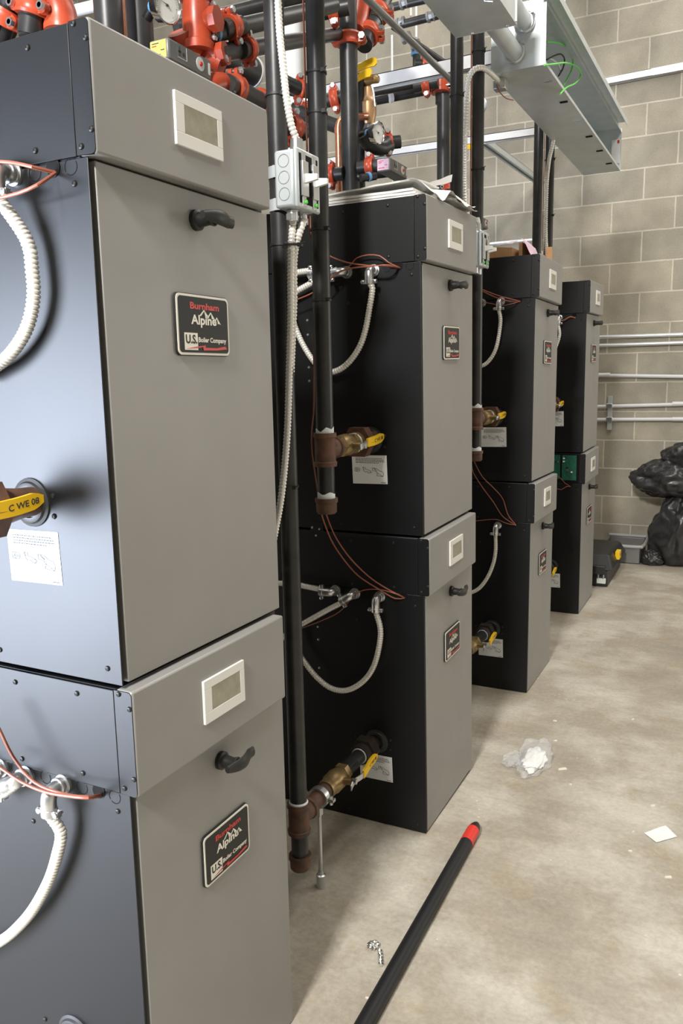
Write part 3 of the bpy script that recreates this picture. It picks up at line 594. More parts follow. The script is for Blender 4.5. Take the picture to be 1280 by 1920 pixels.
wire('right brown wire drooping to the third bottom boiler hole', wpath(3, [(885, 850), (890, 868), (905, 895), (925, 915), (942, 935), (952, 965)], [.27, .1, .04, .03, .02, .015])+[hole(3, 0)], .0019)
wire('left brown wire drooping to the third bottom boiler hole', wpath(3, [(883, 870), (888, 888), (905, 915), (925, 942), (942, 968)], [.2, .08, .04, .03, .02])+[hole(3, 0)+V((0, 0, -.002))], .0019)
wire('thin brown wire crossing the third bottom boiler connector', wpath(3, [(880, 978), (900, 976), (930, 974), (948, 981)], .036)+[hole(3, 0)], .0014)
wire('two tone brown wire at the farthest top boiler connector', wpath(4, [(1050, 602), (1058, 600), (1068, 594)], .02)+[hole(4, 1)], .0035)
wire('brown wire in front of the green circuit boards', wpath(4, [(1040, 890), (1050, 896), (1058, 905)], .03)+[hole(4, 0)], .0016)
wire('brown wire curling under the green circuit boards', wpath(4, [(1040, 915), (1052, 918), (1062, 912)], .03)+[hole(4, 0)], .0016)
# wires tied along pipes
wire('pinkish wire tied to the left of the gas pipe in front of the papers', [on_pipe((2, 1), v)+V((-.021, -.014, 0)) for v in (-60, 40, 130, 210, 300, 370)], .0022)
wire('pinkish wire tied between the conduit and the gas pipe of the third stack', [on_pipe((3, 1), v)+V((-.020, -.016, 0)) for v in (60, 130, 210, 318, 380, 470)], .0024)
wire('thin brown wire between the two far gas pipes', [on_pipe((4, 1), v)+V((-.024, -.014, 0)) for v in (230, 280, 340, 400, 470)], .002)

# ------------------------------------------------------------------ switch boxes
def switch_box(O, label, pipe_at=None):
    t = thing('switch_box', label, 'electrical box', O)
    bx = MB().box((-.026, -.046, -.056), (.020, .046, .056), GALV, Matrix.Translation(O))
    bo = child(bx, 'box', t, bevel=.006)
    for z in (-.030, .002, .034):
        m_ = MB(); n = 18
        for a_ in range(n):
            t0, t1 = 2*math.pi*a_/n, 2*math.pi*(a_+1)/n
            m_.add([O+V((-.003+r*math.cos(q), -.0464, z+r*math.sin(q))) for r, q in ((.013, t0), (.013, t1), (.0118, t1), (.0118, t0))], [(0, 1, 2, 3)], GREYBOX)
        kb = m_.build('knockout_ring', bo); kb.location = (0, 0, 0)
    child(MB().box((.020, -.050, -.058), (.029, .050, .058), GALV, Matrix.Translation(O)), 'cover_ring', t, bevel=.004)
    child(MB().box((.0285, -.040, -.048), (.0293, .040, .048), GAPSHADE, Matrix.Translation(O)), 'opening_shade_plate', t)  # flat dark plate painted as the shade inside the box
    for y in (-.022, .022):
        s_ = MB().box((.029, y-.012, -.034), (.035, y+.012, .034), ZINC, Matrix.Translation(O)).box((.029, y-.008, -.054), (.0308, y+.008, .054), ZINC, Matrix.Translation(O))
        sw = child(s_, 'switch', t, bevel=.0012)
        tg = MB().add([O+V(q) for q in ((.035, y-.005, -.009), (.035, y+.005, -.009), (.035, y+.005, .009), (.035, y-.005, .009), (.062, y-.004, -.005), (.062, y+.004, -.005), (.062, y+.004, .006), (.062, y-.004, .006))], [(0, 3, 2, 1), (4, 5, 6, 7), (0, 1, 5, 4), (1, 2, 6, 5), (2, 3, 7, 6), (3, 0, 4, 7)], WHITEP)
        to = tg.build('toggle', sw, bevel=.001); to.location = (0, 0, 0)
        gs = MB().lathe(O+V((.031, y+.004, -.044)), (1, 0, 0), [(0, .004), (.003, .004), (.004, .002)], GWIRE, 8).build('ground_screw', sw); gs.location = (0, 0, 0)
    for y in (-.02, .02): child(MB().lathe(O+V((0, y, -.056)), (0, 0, -1), [(0, .014), (.004, .014), (.005, .0115), (.022, .0115), (.023, .009)], ZINC, 16).box((-.006, y-.016, -.078), (.006, y+.016, -.066), ZINC, Matrix.Translation(O)), 'bottom_connector', t)
    child(MB().lathe(O+V((0, .005, .056)), (0, 0, 1), [(0, .017), (.004, .017), (.005, .014), (.030, .013), (.031, .010)], ZINC, 16), 'top_connector', t)
    return t
O1 = V((-.090, .295, 1.700)); sb = switch_box(O1, 'metal box with two white toggle switches strapped to the long gas pipe')
pc = on_pipe((2, 0), 320)
for z in (.030, -.036):
    child(MB().lathe((pc.x, pc.y, O1.z+z-.012), (0, 0, 1), [(0, .0212), (0, .0228), (.024, .0228), (.024, .0212)], GALV, 24).box((pc.x, pc.y-.026, O1.z+z-.012), (O1.x-.02, pc.y-.022, O1.z+z+.012), GALV), 'pipe_strap', sb)
pc3 = on_pipe((3, 0), 470); O3 = V((pc3.x+.062, pc3.y+.030, pc3.z)); sb3 = switch_box(O3, 'metal switch box peeking out behind the second stack top edge')
for z in (.030, -.036):
    child(MB().lathe((pc3.x, pc3.y, O3.z+z-.012), (0, 0, 1), [(0, .0212), (0, .0228), (.024, .0228), (.024, .0212)], GALV, 24).box((pc3.x, pc3.y+.018, O3.z+z-.012), (O3.x-.02, pc3.y+.022, O3.z+z+.012), GALV), 'pipe_strap', sb3)

def hose_thing(label, pts, r=.0085, period=.0075):
    return tag(hose_mesh(pts, r, period).build('flexible_conduit'), label, 'conduit', 'armoured flexible conduits')
T1 = O1+V((0, .005, .087))
hose_thing('pale conduit running down the long gas pipe into the switch box top', [at(519, -60, .285), at(521, 0, .285), at(524, 60, .285), at(531, 130, .282), at(537, 185, .28), at(546, 235, .285), T1], .0078)
B1, B2 = O1+V((0, -.02, -.079)), O1+V((0, .02, -.079))
hose_thing('left conduit leaving the switch box bottom and running far down the gas pipe', [B1, at(549, 420, .285), at(546, 460, .28), at(545, 520, .28), at(545, 600, .28), at(542, 700, .28), at(539, 800, .28), at(533, 880, .28), at(526, 940, .27), at(517, 990, .27), at(508, 1040, .27)], .0078)
hose_thing('right conduit leaving the switch box bottom, joining the left one', [B2, at(569, 415, .30), at(557, 450, .295), at(551, 490, .30), at(551, 560, .31), at(548, 640, .32), at(544, 740, .33), at(540, 820, .34)], .0078)
tie(at(548, 461, .29), .020, 'black cable tie gathering the two conduits under the switch box')

# ------------------------------------------------------------------ wireways (sheet metal troughs)
def trough(name, label, xl, xr, y0, y1, zb, zt, openside, extra=0):
    t = thing(name, label, 'cable trough', ((xl+xr)/2, y0, zb), 'galvanised wireways overhead')
    th = .002; b = MB()
    sk = lambda x, y: x+(y-y0)*extra
    def pl(x0, x1, ya, yb, za, zb_, m=GALV):
        vs = [V((sk(x, y), y, z)) for z in (za, zb_) for y in (ya, yb) for x in (x0, x1)]
        b.add(vs, [(0, 2, 3, 1), (4, 5, 7, 6), (0, 1, 5, 4), (2, 6, 7, 3), (0, 4, 6, 2), (1, 3, 7, 5)], m)
    pl(xl, xr, y0, y1, zb, zb+th); pl(xl, xr, y0, y1, zt-th, zt); pl(xl, xl+th, y0, y1, zb+th, zt-th)
    if not openside: pl(xr-th, xr, y0, y1, zb+th, zt-th)
    else: pl(xr-th, xr, y0, y1, zb+th, zb+.012); pl(xr-th, xr, y0, y1, zt-.018, zt-th)
    child(b, 'channel', t)
    for nm, y in (('end_plate', y0), ('end_plate', y1)):
        b = MB(); pl(xl-.001, xr+.001, y-th, y, zb-.001, zt+.001); child(b, nm, t)
    return t, sk
tr, sk = trough('wireway', 'open grey metal wireway with green wires sticking out', -.085, .102, 1.708, 3.393, 2.330, 2.538, True, .0135)
lid = MB(); 
vs = [V((sk(x, y), y, z)) for z in (2.538, 2.542) for y in (1.652, 3.290) for x in (.095, .147)]
lid.add(vs, [(0, 2, 3, 1), (4, 5, 7, 6), (0, 1, 5, 4), (2, 6, 7, 3), (0, 4, 6, 2), (1, 3, 7, 5)], GALV); 
vs = [V((sk(x, y), y, z)) for z in (2.517, 2.538) for y in (1.652, 3.290) for x in (.145, .147)]
lid.add(vs, [(0, 2, 3, 1), (4, 5, 7, 6), (0, 1, 5, 4), (2, 6, 7, 3), (0, 4, 6, 2), (1, 3, 7, 5)], GALV); child(lid, 'raised_cover', tr)
for y in (1.87, 2.13, 2.40, 2.66, 2.93, 3.20): child(MB().box((sk(.073, y)-.012, y-.007, 2.3265), (sk(.090, y), y+.007, 2.3295), ZINC if y in (1.87, 2.40) else GAPSHADE), 'clip_slot', tr)
lb = MB().box((sk(.056, 3.38), 3.385, 2.368), (sk(.097, 3.38), 3.3905, 2.484), STICK); lo = child(lb, 'paper_label', tr)
MB().box((sk(.084, 3.38), 3.3835, 2.465), (sk(.095, 3.38), 3.385, 2.481), RED).build('red_corner_mark', lo).location = (0, 0, 0)
for z, nx in ((2.379, .0), (2.4685, .032)):
    n_ = MB().cyl((nx, 1.350, z), (nx, 1.706, z), .028, GALV, 28); o = tag(n_.build('rigid_conduit'), ('lower' if z < 2.4 else 'upper')+' short fat steel conduit joining the two wireways', 'conduit', 'fat steel conduits between the wireways')
    MB().lathe((nx, 1.684, z), (0, 1, 0), [(0, .032), (.004, .0355), (.015, .0355), (.022, .034)], ZINC, 26).build('locknut', o)
    MB().box((nx+.024, 1.676, z+.020), (nx+.034, 1.692, z+.031), ZINC).build('set_screw', o)
    MB().lathe((nx, 1.352, z), (0, 1, 0), [(0, .0335), (.013, .0335)], ZINC, 26).build('locknut', o)
t2, _ = trough('wireway', 'closed grey metal wireway cut off by the top picture edge', -.098, .093, -.27, 1.350, 2.330, 2.538, False, .001)
child(MB().cyl((.058, 1.135, 2.325), (.082, 1.135, 2.318), .003, ZINC, 8).lathe((.068, 1.135, 2.330), (0, 0, -1), [(0, .008), (.006, .007), (.008, .004)], ZINC, 10), 'latch_screw', t2)
for x in (-.04, .068): child(MB().lathe((x, 1.342, 2.330), (0, 0, -1), [(0, .005), (.003, .004)], ZINC, 10), 'latch_screw', t2)
child(MB().cyl((.098, 1.325, 2.33), (.098, 1.325, 5.0), .004, ROD, 8), 'hanger_rod', t2)
child(MB().cyl((.06, 2.2, 2.537), (.06, 2.2, 5.0), .004, ROD, 8), 'hanger_rod', tr)
for lbl, m, pxs in (('bright green wire looping out of the open wireway', GWIRE, [(1020, 122), (1040, 120), (1062, 118), (1082, 126), (1088, 142), (1078, 156), (1062, 164), (1050, 176)]),
                    ('green wire hanging inside the open wireway', GWIRE, [(1025, 78), (1045, 80), (1064, 90), (1073, 110), (1072, 128), (1064, 146), (1056, 160)]),
                    ('black wire curling inside the open wireway', RUBBER, [(1025, 112), (1040, 104), (1052, 102), (1058, 112), (1055, 128), (1047, 142)]),
                    ('grey wire curling inside the open wireway', PVC, [(1024, 108), (1036, 112), (1047, 122), (1050, 136), (1044, 148)])):
    X = {'bright': .107, 'green ': .077, 'black ': .068, 'grey w': .062}[lbl[:6]]
    wire(lbl, [atx(u, v, X) for u, v in pxs], .003, m, group='loose wires in the open wireway')
hose_thing('smooth grey conduit arching from the wireway and down between two gas pipes', [at(938, 156, 1.765), at(928, 145, 1.72), at(916, 134, 1.66), at(903, 127, 1.61), at(889, 130, 1.59), at(879, 145, 1.585), at(874, 175, 1.585), at(872, 230, 1.585), at(870, 300, 1.585), at(870, 350, 1.55), at(872, 405, 1.53), at(876, 430, 1.51), V((pc3.x+.062, pc3.y+.035, pc3.z+.10)), V((pc3.x+.062, pc3.y+.035, pc3.z+.086))], .0098, .010)
cn = at(938, 156, 1.765)+V((0, 0, -.004)); tag(MB().box((-.022, -.02, -.02), (.022, .02, .012), ZINC, Matrix.Translation(cn)).cyl(cn+V((0, 0, -.01)), cn+V((0, 0, .02)), .014, ZINC, 14).build('conduit_connector', bevel=.003), 'small metal connector under the near end of the open wireway', 'conduit connector')
hose_thing('conduit dropping from the open wireway between the two far gas pipes', [at(1037, 262, 2.645), at(1035, 275, 2.65), at(1029, 300, 2.69), at(1025, 340, 2.78), at(1023, 400, 2.78), at(1023, 450, 2.78), at(1026, 490, 2.80)], .0095, .010)
wire('thin brown wire sagging under the open wireway', [at(930, 158, 1.74), at(936, 172, 1.75), at(948, 184, 1.78), at(962, 188, 1.9)], .0018)

# ------------------------------------------------------------------ struts, braces, wall conduits
def strut(label, a, b, h=.041, d=.041):
    a, b = V(a), V(b); t = (b-a).normalized(); side = t.cross(V((0, 0, 1))).normalized(); up = side.cross(t)
    mb = MB()
    def bar(s0, s1, u0, u1, m=GALV):
        vs = [p+side*s_+up*u_ for p in (a, b) for u_ in (u0, u1) for s_ in (s0, s1)]
        mb.add(vs, [(0, 1, 3, 2), (4, 6, 7, 5), (0, 4, 5, 1), (2, 3, 7, 6), (0, 2, 6, 4), (1, 5, 7, 3)], m)
    hd, hh = d/2, h/2
    bar(-hd, -hd+.003, -hh, hh); bar(hd-.003, hd, -hh, hh); bar(-hd, hd, hh-.003, hh); bar(-hd, -hd+.010, -hh, -hh+.003); bar(hd-.010, hd, -hh, -hh+.003)
    return tag(mb.build('strut_channel'), label, 'strut', 'galvanised strut channels')
MATS['bright_zinc'] = GALVB = mat('bright_zinc_strut', (.80, .81, .82), .38, .5)
_g = GALV; GALV = GALVB
strut('long bright strut channel crossing behind the upper pipes', at(536, 190, 2.02), at(930, 109, 2.02), .052)
strut('lower bright strut channel crossing behind the gas pipes', at(690, 292, 3.3), at(1010, 247, 3.3), .040)
strut('short bright strut piece right of the nearest tall pipe', at(610, 305, 3.3), at(640, 300, 3.3), .040)
strut('bright strut channel on the wall right of the open wireway', (at(1118, 157, 4.775)), at(1330, 116, 4.775), .044)
GALV = _g
strut('diagonal brace under the lower strut channel', at(903, 262, 3.3), at(1012, 342, 4.79), .036)
XA = at(845, 150, 1.97).x
tag(MB().cyl(atx(680, -10, XA), atx(850, 155, XA), .0115, mat('dull_grey_conduit', (.30, .31, .30), .4, .6), 14).build('rigid_conduit'), 'long grey conduit slanting down from the top picture edge', 'conduit')
def wall_pipe(label, p0, p1, r, m, y=4.775):
    a, b = at(*p0, y), at(*p1, y); a = a+(a-b)*.0; d = (b-a)
    return tag(MB().cyl(a, b+d*(.5 if p1[0] > 1200 else 0), r, m, 14).build('wall_conduit'), label, 'conduit', 'conduits running along the block wall')
wall_pipe('topmost shiny conduit on the block wall beside the farthest stack', (1060, 634), (1280, 627), .0125, EMT)
wall_pipe('second shiny conduit on the block wall just below the topmost', (1060, 650), (1280, 642.5), .0125, EMT)
wall_pipe('single grey plastic conduit on the block wall, middle height', (1060, 703), (1280, 706), .0125, PVC)
wall_pipe('upper of the two clamped grey conduits on the block wall', (1060, 764), (1280, 758), .0125, PVC)
wall_pipe('lower of the two clamped grey conduits on the block wall', (1060, 787), (1280, 786), .0125, PVC)
wall_pipe('shiny conduit on the wall above the cardboard box', (880, 461), (1003, 449), .012, EMT)
s0, s1 = at(1143, 742, 4.785), at(1142, 806, 4.785)
t = thing('conduit_bracket', 'small vertical strut with two clamps holding the grey wall conduits', 'bracket', s1)
child(MB().box((-.015, -.010, 0), (.015, .010, (s0-s1).z), GALV, Matrix.Translation(s1)), 'strut', t)
for v in (761, 786): q = at(1142, v, 4.772); child(MB().box((-.022, -.012, -.016), (.022, .006, .016), ZINC, Matrix.Translation(q)), 'clamp', t, bevel=.003)
for (u, v) in ((1132, 703), (1272, 757), (1272, 786)):
    q = at(u, v, 4.775); tag(MB().cyl(q-V((.04, 0, 0)), q+V((.04, 0, 0)), .015, PVC, 14).build('conduit_coupling'), {703: 'plastic coupling on the middle wall conduit by the stack', 757: 'plastic coupling on the upper clamped conduit at the right edge', 786: 'plastic coupling on the lower clamped conduit at the right edge'}[v], 'coupling')

# ------------------------------------------------------------------ upper pipework
PG = 'black pipes of the overhead pipework'; CG = 'orange grooved couplings'
def pipe(label, pts, r, m=PIPE, seg=20, name='steel_pipe', cat='pipe', group=PG):
    return tag(MB().tube(pts, r, m, seg).build(name), label, cat, group)
def coupling(label, c, axis, r, bolt=(0, 0, 1), w=.62):
    axis = V(axis).normalized(); b = V(bolt); b = (b-axis*b.dot(axis)).normalized(); s_ = axis.cross(b)
    t = thing('pipe_coupling', label, 'pipe coupling', c, CG); k = r
    W_ = max(.013, k*w)
    h = MB().lathe(c-axis*W_, axis, [(0, k*1.02), (0, k*1.32), (W_*.35, k*1.38), (W_*.6, k*1.30), (W_*1.4, k*1.30), (W_*1.65, k*1.38), (W_*2, k*1.32), (W_*2, k*1.02)], ORANGE, 26)
    for q in (-1, 1):
        M = Matrix((b*q, axis, s_*q)).transposed().to_4x4(); M.translation = c
        for e in (-1, 1):
            n = 8; vs = []
            for i in range(n+1):
                a_ = -math.pi/2+math.pi*i/n; vs.append((k*1.58+math.cos(a_)*W_*.62, math.sin(a_)*W_*.8))
            poly = [(k*1.0, -W_*.85)]+vs+[(k*1.0, W_*.85)]
            h.prism(poly, ORANGE, lambda a_, c_: M @ V((a_, c_, e*k*.16)), lambda a_, c_: M @ V((a_, c_, e*k*.58)))
    child(h, 'housing', t)
    child(MB().cyl(c-axis*W_*3.2, c+axis*W_*3.2, k*.985, PIPE, 20), 'pipe_stub', t)
    for q in (-1, 1):
        p0 = c+b*q*k*1.62; l = k*.95
        bo = MB().cyl(p0-s_*l, p0+s_*l, k*.17+.001, ZINC, 10).cyl(p0-s_*l, p0-s_*l*.66, k*.30+.0015, ZINC, 6).cyl(p0+s_*l*.62, p0+s_*l*.95, k*.30+.0015, ZINC, 6)
        child(bo, 'bolt', t)
    return t
def elbow(label, pts, r, m=ORANGE, group='orange elbows and tees'):
    P = spline(pts, .01); n = len(P); rs = [r*(1.16 if i < 2 or i > n-3 else 1.06) for i in range(n)]
    return tag(MB().tube(P, rs, m, 22).build('pipe_elbow'), label, 'pipe elbow', group)
def teefit(label, c, run, br, r, l=.05, m=ORANGE, rb=None):
    run = V(run).normalized(); br = V(br).normalized(); rb = rb or r
    mb = MB().lathe(c-run*l, run, [(0, r*1.2), (l*.28, r*1.24), (l*.34, r*1.06), (l*.8, r*1.16), (l*1.2, r*1.16), (l*1.66, r*1.06), (l*1.72, r*1.24), (l*2, r*1.2)], m, 24)
    mb.lathe(c, br, [(0, rb*1.3), (r*1.0, rb*1.15), (r*1.3, rb*1.32)], m, 20); mb.lathe(c+br*(r*1.3), br, [(0, rb*1.42), (.016, rb*1.42)], m, 8)
    t = thing('pipe_tee', label, 'pipe tee', c, 'orange elbows and tees'); child(mb, 'fitting_body', t)
    sd = run.cross(br).normalized()
    for q in (-1, 1): child(MB().tube([c+run*l*.55*q+sd*r*.3-br*r*1.5, c+run*l*.55*q+sd*r*.3+br*r*1.45], .0045, ZINC, 8).cyl(c+run*l*.55*q+sd*r*.3+br*r*1.2, c+run*l*.55*q+sd*r*.3+br*r*1.4, .0085, ZINC, 6), 'bolt', t)
    return t
up = V((0, 0, 1)); XX = V((1, 0, 0)); YY = V((0, 1, 0))
where = {1: 'behind the nearest stack', 2: 'behind the second stack', 3: 'behind the third stack'}
def vert(px, v, y, z0, z1): q = at(px, v, y); return [V((q.x, q.y, z0)), V((q.x, q.y, z1))]
VP = {}
for k, px, y in ((1, 203, .25), (2, 655, 1.43), (3, 831, 2.55)):
    v_ = {1: 30, 2: 200, 3: 280}[k]; zt = at(830, 168, 2.55).z if k == 3 else 5.0
    VP[k] = vert(px, v_, y, .0, zt); pipe(f'thick vertical black pipe rising {where[k]}', VP[k], .0305, seg=24)
q = vert(262, 40, .36, .0, 5.0); pipe('second vertical black pipe just right of the copper tube, behind the nearest stack', q, .0300)
q = vert(676, 250, 1.56, .0, 2.36); pipe('thin dark pipe hugging the tall pipe behind the second stack', q, .014)
q = vert(231, 30, .30, 0, 5.0); tag(MB().tube(q, .0052, COPPER, 12).build('copper_tube'), 'thin copper tube between two black pipes behind the nearest stack', 'copper pipe')
a = at(634, 240, 1.50); tag(MB().tube([V((a.x, a.y, 0)), a]+spline([a, a+V((.002, .002, .016)), a+V((.014, .008, .030)), a+V((.05, .02, .034)), a+V((.10, .04, .034))], .006)[1:], .0125, COPPER, 16).lathe(a-up*.02, up, [(0, .0142), (.022, .0142)], COPPER, 16).build('copper_pipe'), 'copper pipe with elbow standing beside the tall pipe, behind the papers', 'copper pipe')
# gauges
def gauge(label, c, n, back):
    n = V(n).normalized(); t = thing('pressure_gauge', label, 'gauge', c, 'round pressure gauges')
    child(MB().lathe(c-n*.022, n, [(0, .020), (.004, .034), (.022, .037), (.027, .0375), (.029, .035), (.026, .0325), (.022, .032)], CHROME, 34), 'case', t)
    f = lambda a_, b_: c+n*.0025+u_*a_+w_*b_
    r0 = V((0, 1, 0)) if abs(n.y) < .8 else V((1, 0, 0)); w_ = (up-n*up.dot(n)).normalized(); u_ = w_.cross(n)
    dl = MB().lathe(c-n*.003, n, [(0, .0318), (.0045, .0318)], WHITEP, 34)
    g = lambda a_, b_: c+n*.002+u_*a_+w_*b_
    for i in range(31):
        a_ = math.radians(225-i*9); r1 = .029; r2 = .0255 if i % 5 == 0 else .0272; h = .0005
        ca, sa = math.cos(a_), math.sin(a_)
        dl.add([g(ca*r1-sa*h, sa*r1+ca*h), g(ca*r1+sa*h, sa*r1-ca*h), g(ca*r2+sa*h, sa*r2-ca*h), g(ca*r2-sa*h, sa*r2+ca*h)], [(0, 1, 2, 3)], INK)
    child(dl, 'dial', t)
    nd = MB().add([c+n*.0035+u_*a_+w_*b_ for a_, b_ in ((-.022, .004), (.004, -.0015), (.008, -.004), (.003, .0015))], [(0, 1, 2, 3)], INK).lathe(c+n*.002, n, [(0, .003), (.003, .002)], INK, 10); child(nd, 'needle', t)
    child(MB().tube([c-n*.02, c-n*.045, c-n*.06+V(back)*.02], .012, HANDLE, 14), 'stem', t)
    child(MB().lathe(c-n*.046, n, [(0, .014), (.006, .0142)], BLUE, 14), 'blue_ring', t)
    return t
gauge('pressure gauge at the top left above the nearest boiler lid', at(312, 10, .31), (.97, -.18, -.16), (-.3, 0, -1))
gauge('pressure gauge behind the second stack, beside the bronze strainer', at(708, 249, 1.49), (.97, -.15, -.12), (-1, 0, -.3))
# flow switch boxes
def flow_box(label, o, lm, button=True):
    t = thing('flow_switch_box', label, 'control box', o, 'grey control boxes on the pipework'); M = Matrix.Translation(o)
    child(MB().box((-.05, 0, 0), (0, .150, .042), GREYBOX, M), 'case', t, bevel=.005)
    el = MB().box((-.046, -.0012, .004), (-.006, 0, .038), lm, M)
    for (x_, z_, w_) in ((-.042, .032, .018), (-.042, .027, .012), (-.042, .010, .022), (-.020, .018, .010)): el.box((x_, -.0016, z_), (x_+w_, -.0011, z_+.002), RED if lm is LABELP or w_ == .012 else INK, M)
    child(el, 'end_label', t)
    e = MB().lathe(o+V((0, .108, .022)), (1, 0, 0), [(0, .014), (.0015, .014), (.002, .010)], WHITEP, 22); child(e, 'dial_ring', t)
    child(MB().lathe(o+V((.002, .108, .022)), (1, 0, 0), [(0, .0048), (.003, .004), (.004, .002)], REDPL, 16), 'red_button', t)
    m_ = MB().box((-.0004, .028, .008), (.0002, .147, .040), GREYBOX, M).box((0, .030, .012), (.0006, .060, .013), STICK, M).box((0, .060, .012), (.0006, .061, .038), STICK, M)
    m_.lathe(o+V((0, .050, .022)), (1, 0, 0), [(0, .004), (.001, .004)], INK, 12).box((0, .034, .016), (.001, .037, .034), INK, M).box((0, .031, .023), (.001, .041, .026), INK, M); m_.box((0, .138, .010), (.0006, .145, .034), STICK, M)
    child(m_, 'printed_symbol', t)
    return t
for k, lm, lb in ((1, LABELY, 'grey control box with yellow end label above the nearest boiler lid'), (2, LABELP, 'grey control box with pink end label behind the papers'), (3, LABELP, 'small grey control box just right of the second stack top')):
    o = sl(k, -.342, .615, 1.957) if k < 3 else at(897, 421, 2.35)
    flow_box(lb, o, lm)
    if k < 3: pipe(f'short black nipple carrying the control box {where[k]}', [o+V((-.16, .09, .018)), o+V((-.04, .09, .018))], .016)
# cluster behind the nearest stack -------------------------------------------------
a = at(372, 62, .43); b_ = at(352, 96, .43)
teefit('large orange tee right below the top left gauge', at(370, 42, .43), up, (1, .1, 0), .030, .062, rb=.020)
teefit('lower orange tee beside the control box with yellow label', at(392, 108, .46), (1, .4, -.6), (1, .15, .1), .022, .036, rb=.019)
elbow('orange elbow curving down behind the gauge', [at(336, 60, .40), at(348, 88, .42), at(372, 112, .44)], .024)
QA, QB = at(392, 64, .44), at(625, 10, 1.05); dQ = (QB-QA).normalized()
pipe('upper black branch pipe leading right from the orange tee', [QA, QB], .0205)
coupling('orange coupling on the upper branch pipe left of the long gas pipe', at(434, 50, .52), dQ, .0205, up)
pipe('blue sealed ring on the upper branch pipe', [at(398, 62, .455), at(402, 61, .463)], .0225, BLUE, name='sealant_ring', group='blue sealant rings')
RA, RB = at(410, 100, .46), at(650, 61, 1.50)
pipe('glossy black branch pipe running right to the tall pipe', [RA, RB], .0205)
coupling('orange coupling on the glossy branch pipe near the long gas pipe', at(463, 92, .60), RB-RA, .0205, up)
pipe('black pipe crossing at the very top left of the long gas pipe', [at(330, 52, 1.1), at(575, -10, 1.5)], .026)
pipe('short fat black pipe with pale ring behind the orange elbow', [at(385, 92, .80), at(468, 136, 1.02)], .046, seg=28)
pipe('pale ring on the end of the fat black pipe', [at(466, 135, 1.015), at(469, 137, 1.025)], .0495, PVC, seg=28, name='pipe_ring', group=None)
elbow('smooth orange elbow rising over the nearest boiler lid edge', [at(372, 215, .36), at(382, 180, .365), at(396, 160, .38), at(414, 156, .41), at(430, 161, .44)], .0215)
coupling('orange coupling with green bolts over the nearest boiler lid edge', at(442, 165, .455), at(478, 184, .56)-at(430, 160, .43), .0215, up)
pipe('stub of black pipe between two couplings over the nearest boiler lid', [at(436, 162, .44), at(492, 192, .60)], .0212)
coupling('orange coupling touching the long gas pipe at the lid corner', at(489, 190, .60), at(478, 184, .56)-at(430, 160, .43), .0215, XX)
# top left corner
elbow('big orange elbow at the top left corner', [at(60, -30, .34), at(95, -8, .34), at(112, 22, .34), at(116, 60, .34)], .036)
coupling('orange coupling with bolts at the top left corner', at(62, 14, .30), (.25, 0, .9), .030, (1, 0, 0))
pipe('short vertical black pipe under the top left coupling', [at(56, 70, .30), at(54, 18, .30)], .025)
coupling('orange coupling cut by the left picture edge', at(10, 30, .30), (.6, 0, .8), .030, (.8, 0, -.6))
pipe('dark pipe end at the left picture edge', [at(-10, 40, .3), at(14, 58, .3)], .028)
pipe('grey pipe piece behind the top left corner of the nearest boiler', [at(120, 25, 1.0), at(190, 8, 1.0)], .018, PVC, group=None)
# between the two front gas pipes
q = at(548, 150, 3.0); pipe('wide white vertical vent pipe in the background', [V((q.x, q.y, 1.6)), V((q.x, q.y, 4.6))], .055, PVC, 28, 'vent_pipe', 'vent pipe', None)
pipe('short black pipe slanting between the gas pipes', [at(528, 152, 1.2), at(562, 168, 1.3)], .024)
coupling('orange coupling between the two front gas pipes, upper', at(560, 168, 1.3), (.8, .6, -.1), .024, up)
coupling('orange coupling between the two front gas pipes, behind the conduit', at(548, 240, .95), (.2, .9, 0), .026, up)
pipe('black pipe running under the long strut channel', [at(545, 205, 1.6), at(640, 240, 1.7)], .026)
coupling('orange coupling below the strut, left of the tall pipe', at(628, 185, 1.9), (.9, .2, .1), .028, up)
coupling('orange coupling low behind the front gas pipe by the strut', at(572, 210, 1.65), (.9, .3, -.2), .026, up)
coupling('orange coupling left of the tall pipe at the top picture edge', at(624, 18, 1.3), (.9, .3, .1), .026, up)
# around the tall pipe of the second stack
c3 = VP[2][0].copy(); c3.z = at(655, 74, 1.43).z
coupling('orange coupling with green bolts round the tall pipe', c3, up, .0305, (1, .25, 0))
e0, e1 = at(682, 84, 1.50), at(728, -22, 1.75)
pipe('short thick black pipe rising right from the tall pipe coupling', [e0, e1], .030)
coupling('orange coupling tilted right of the tall pipe, lower', at(690, 64, 1.54), e1-e0, .030, (1, 0, -.4))
coupling('orange coupling tilted right of the tall pipe, upper', at(708, 26, 1.63), e1-e0, .030, (1, 0, -.4))
elbow('orange elbow at the top edge right of the tall pipe', [at(668, 60, 1.5), at(676, 30, 1.55), at(680, 0, 1.6)], .026)
coupling('small orange coupling right of the second gauge', at(727, 268, 1.62), (.8, .5, .1), .023, up)
elbow('black elbow under the second gauge', [at(680, 250, 1.50), at(692, 268, 1.53), at(712, 276, 1.58), at(726, 270, 1.62)], .028, PIPE, 'black fittings behind the second stack')
coupling('orange coupling left of the control box with pink label', at(694, 312, 1.42), (1, .1, 0), .022, up)
pipe('short black pipe with blue ring behind the papers', [at(676, 334, 1.36), at(704, 330, 1.40)], .013)
pipe('blue ring on the short pipe behind the papers', [at(689, 332, 1.378), at(693, 331, 1.385)], .0155, BLUE, name='sealant_ring', group='blue sealant rings')
coupling('orange coupling peeking out beside the copper pipe', at(620, 328, 1.40), (1, .1, 0), .024, up)
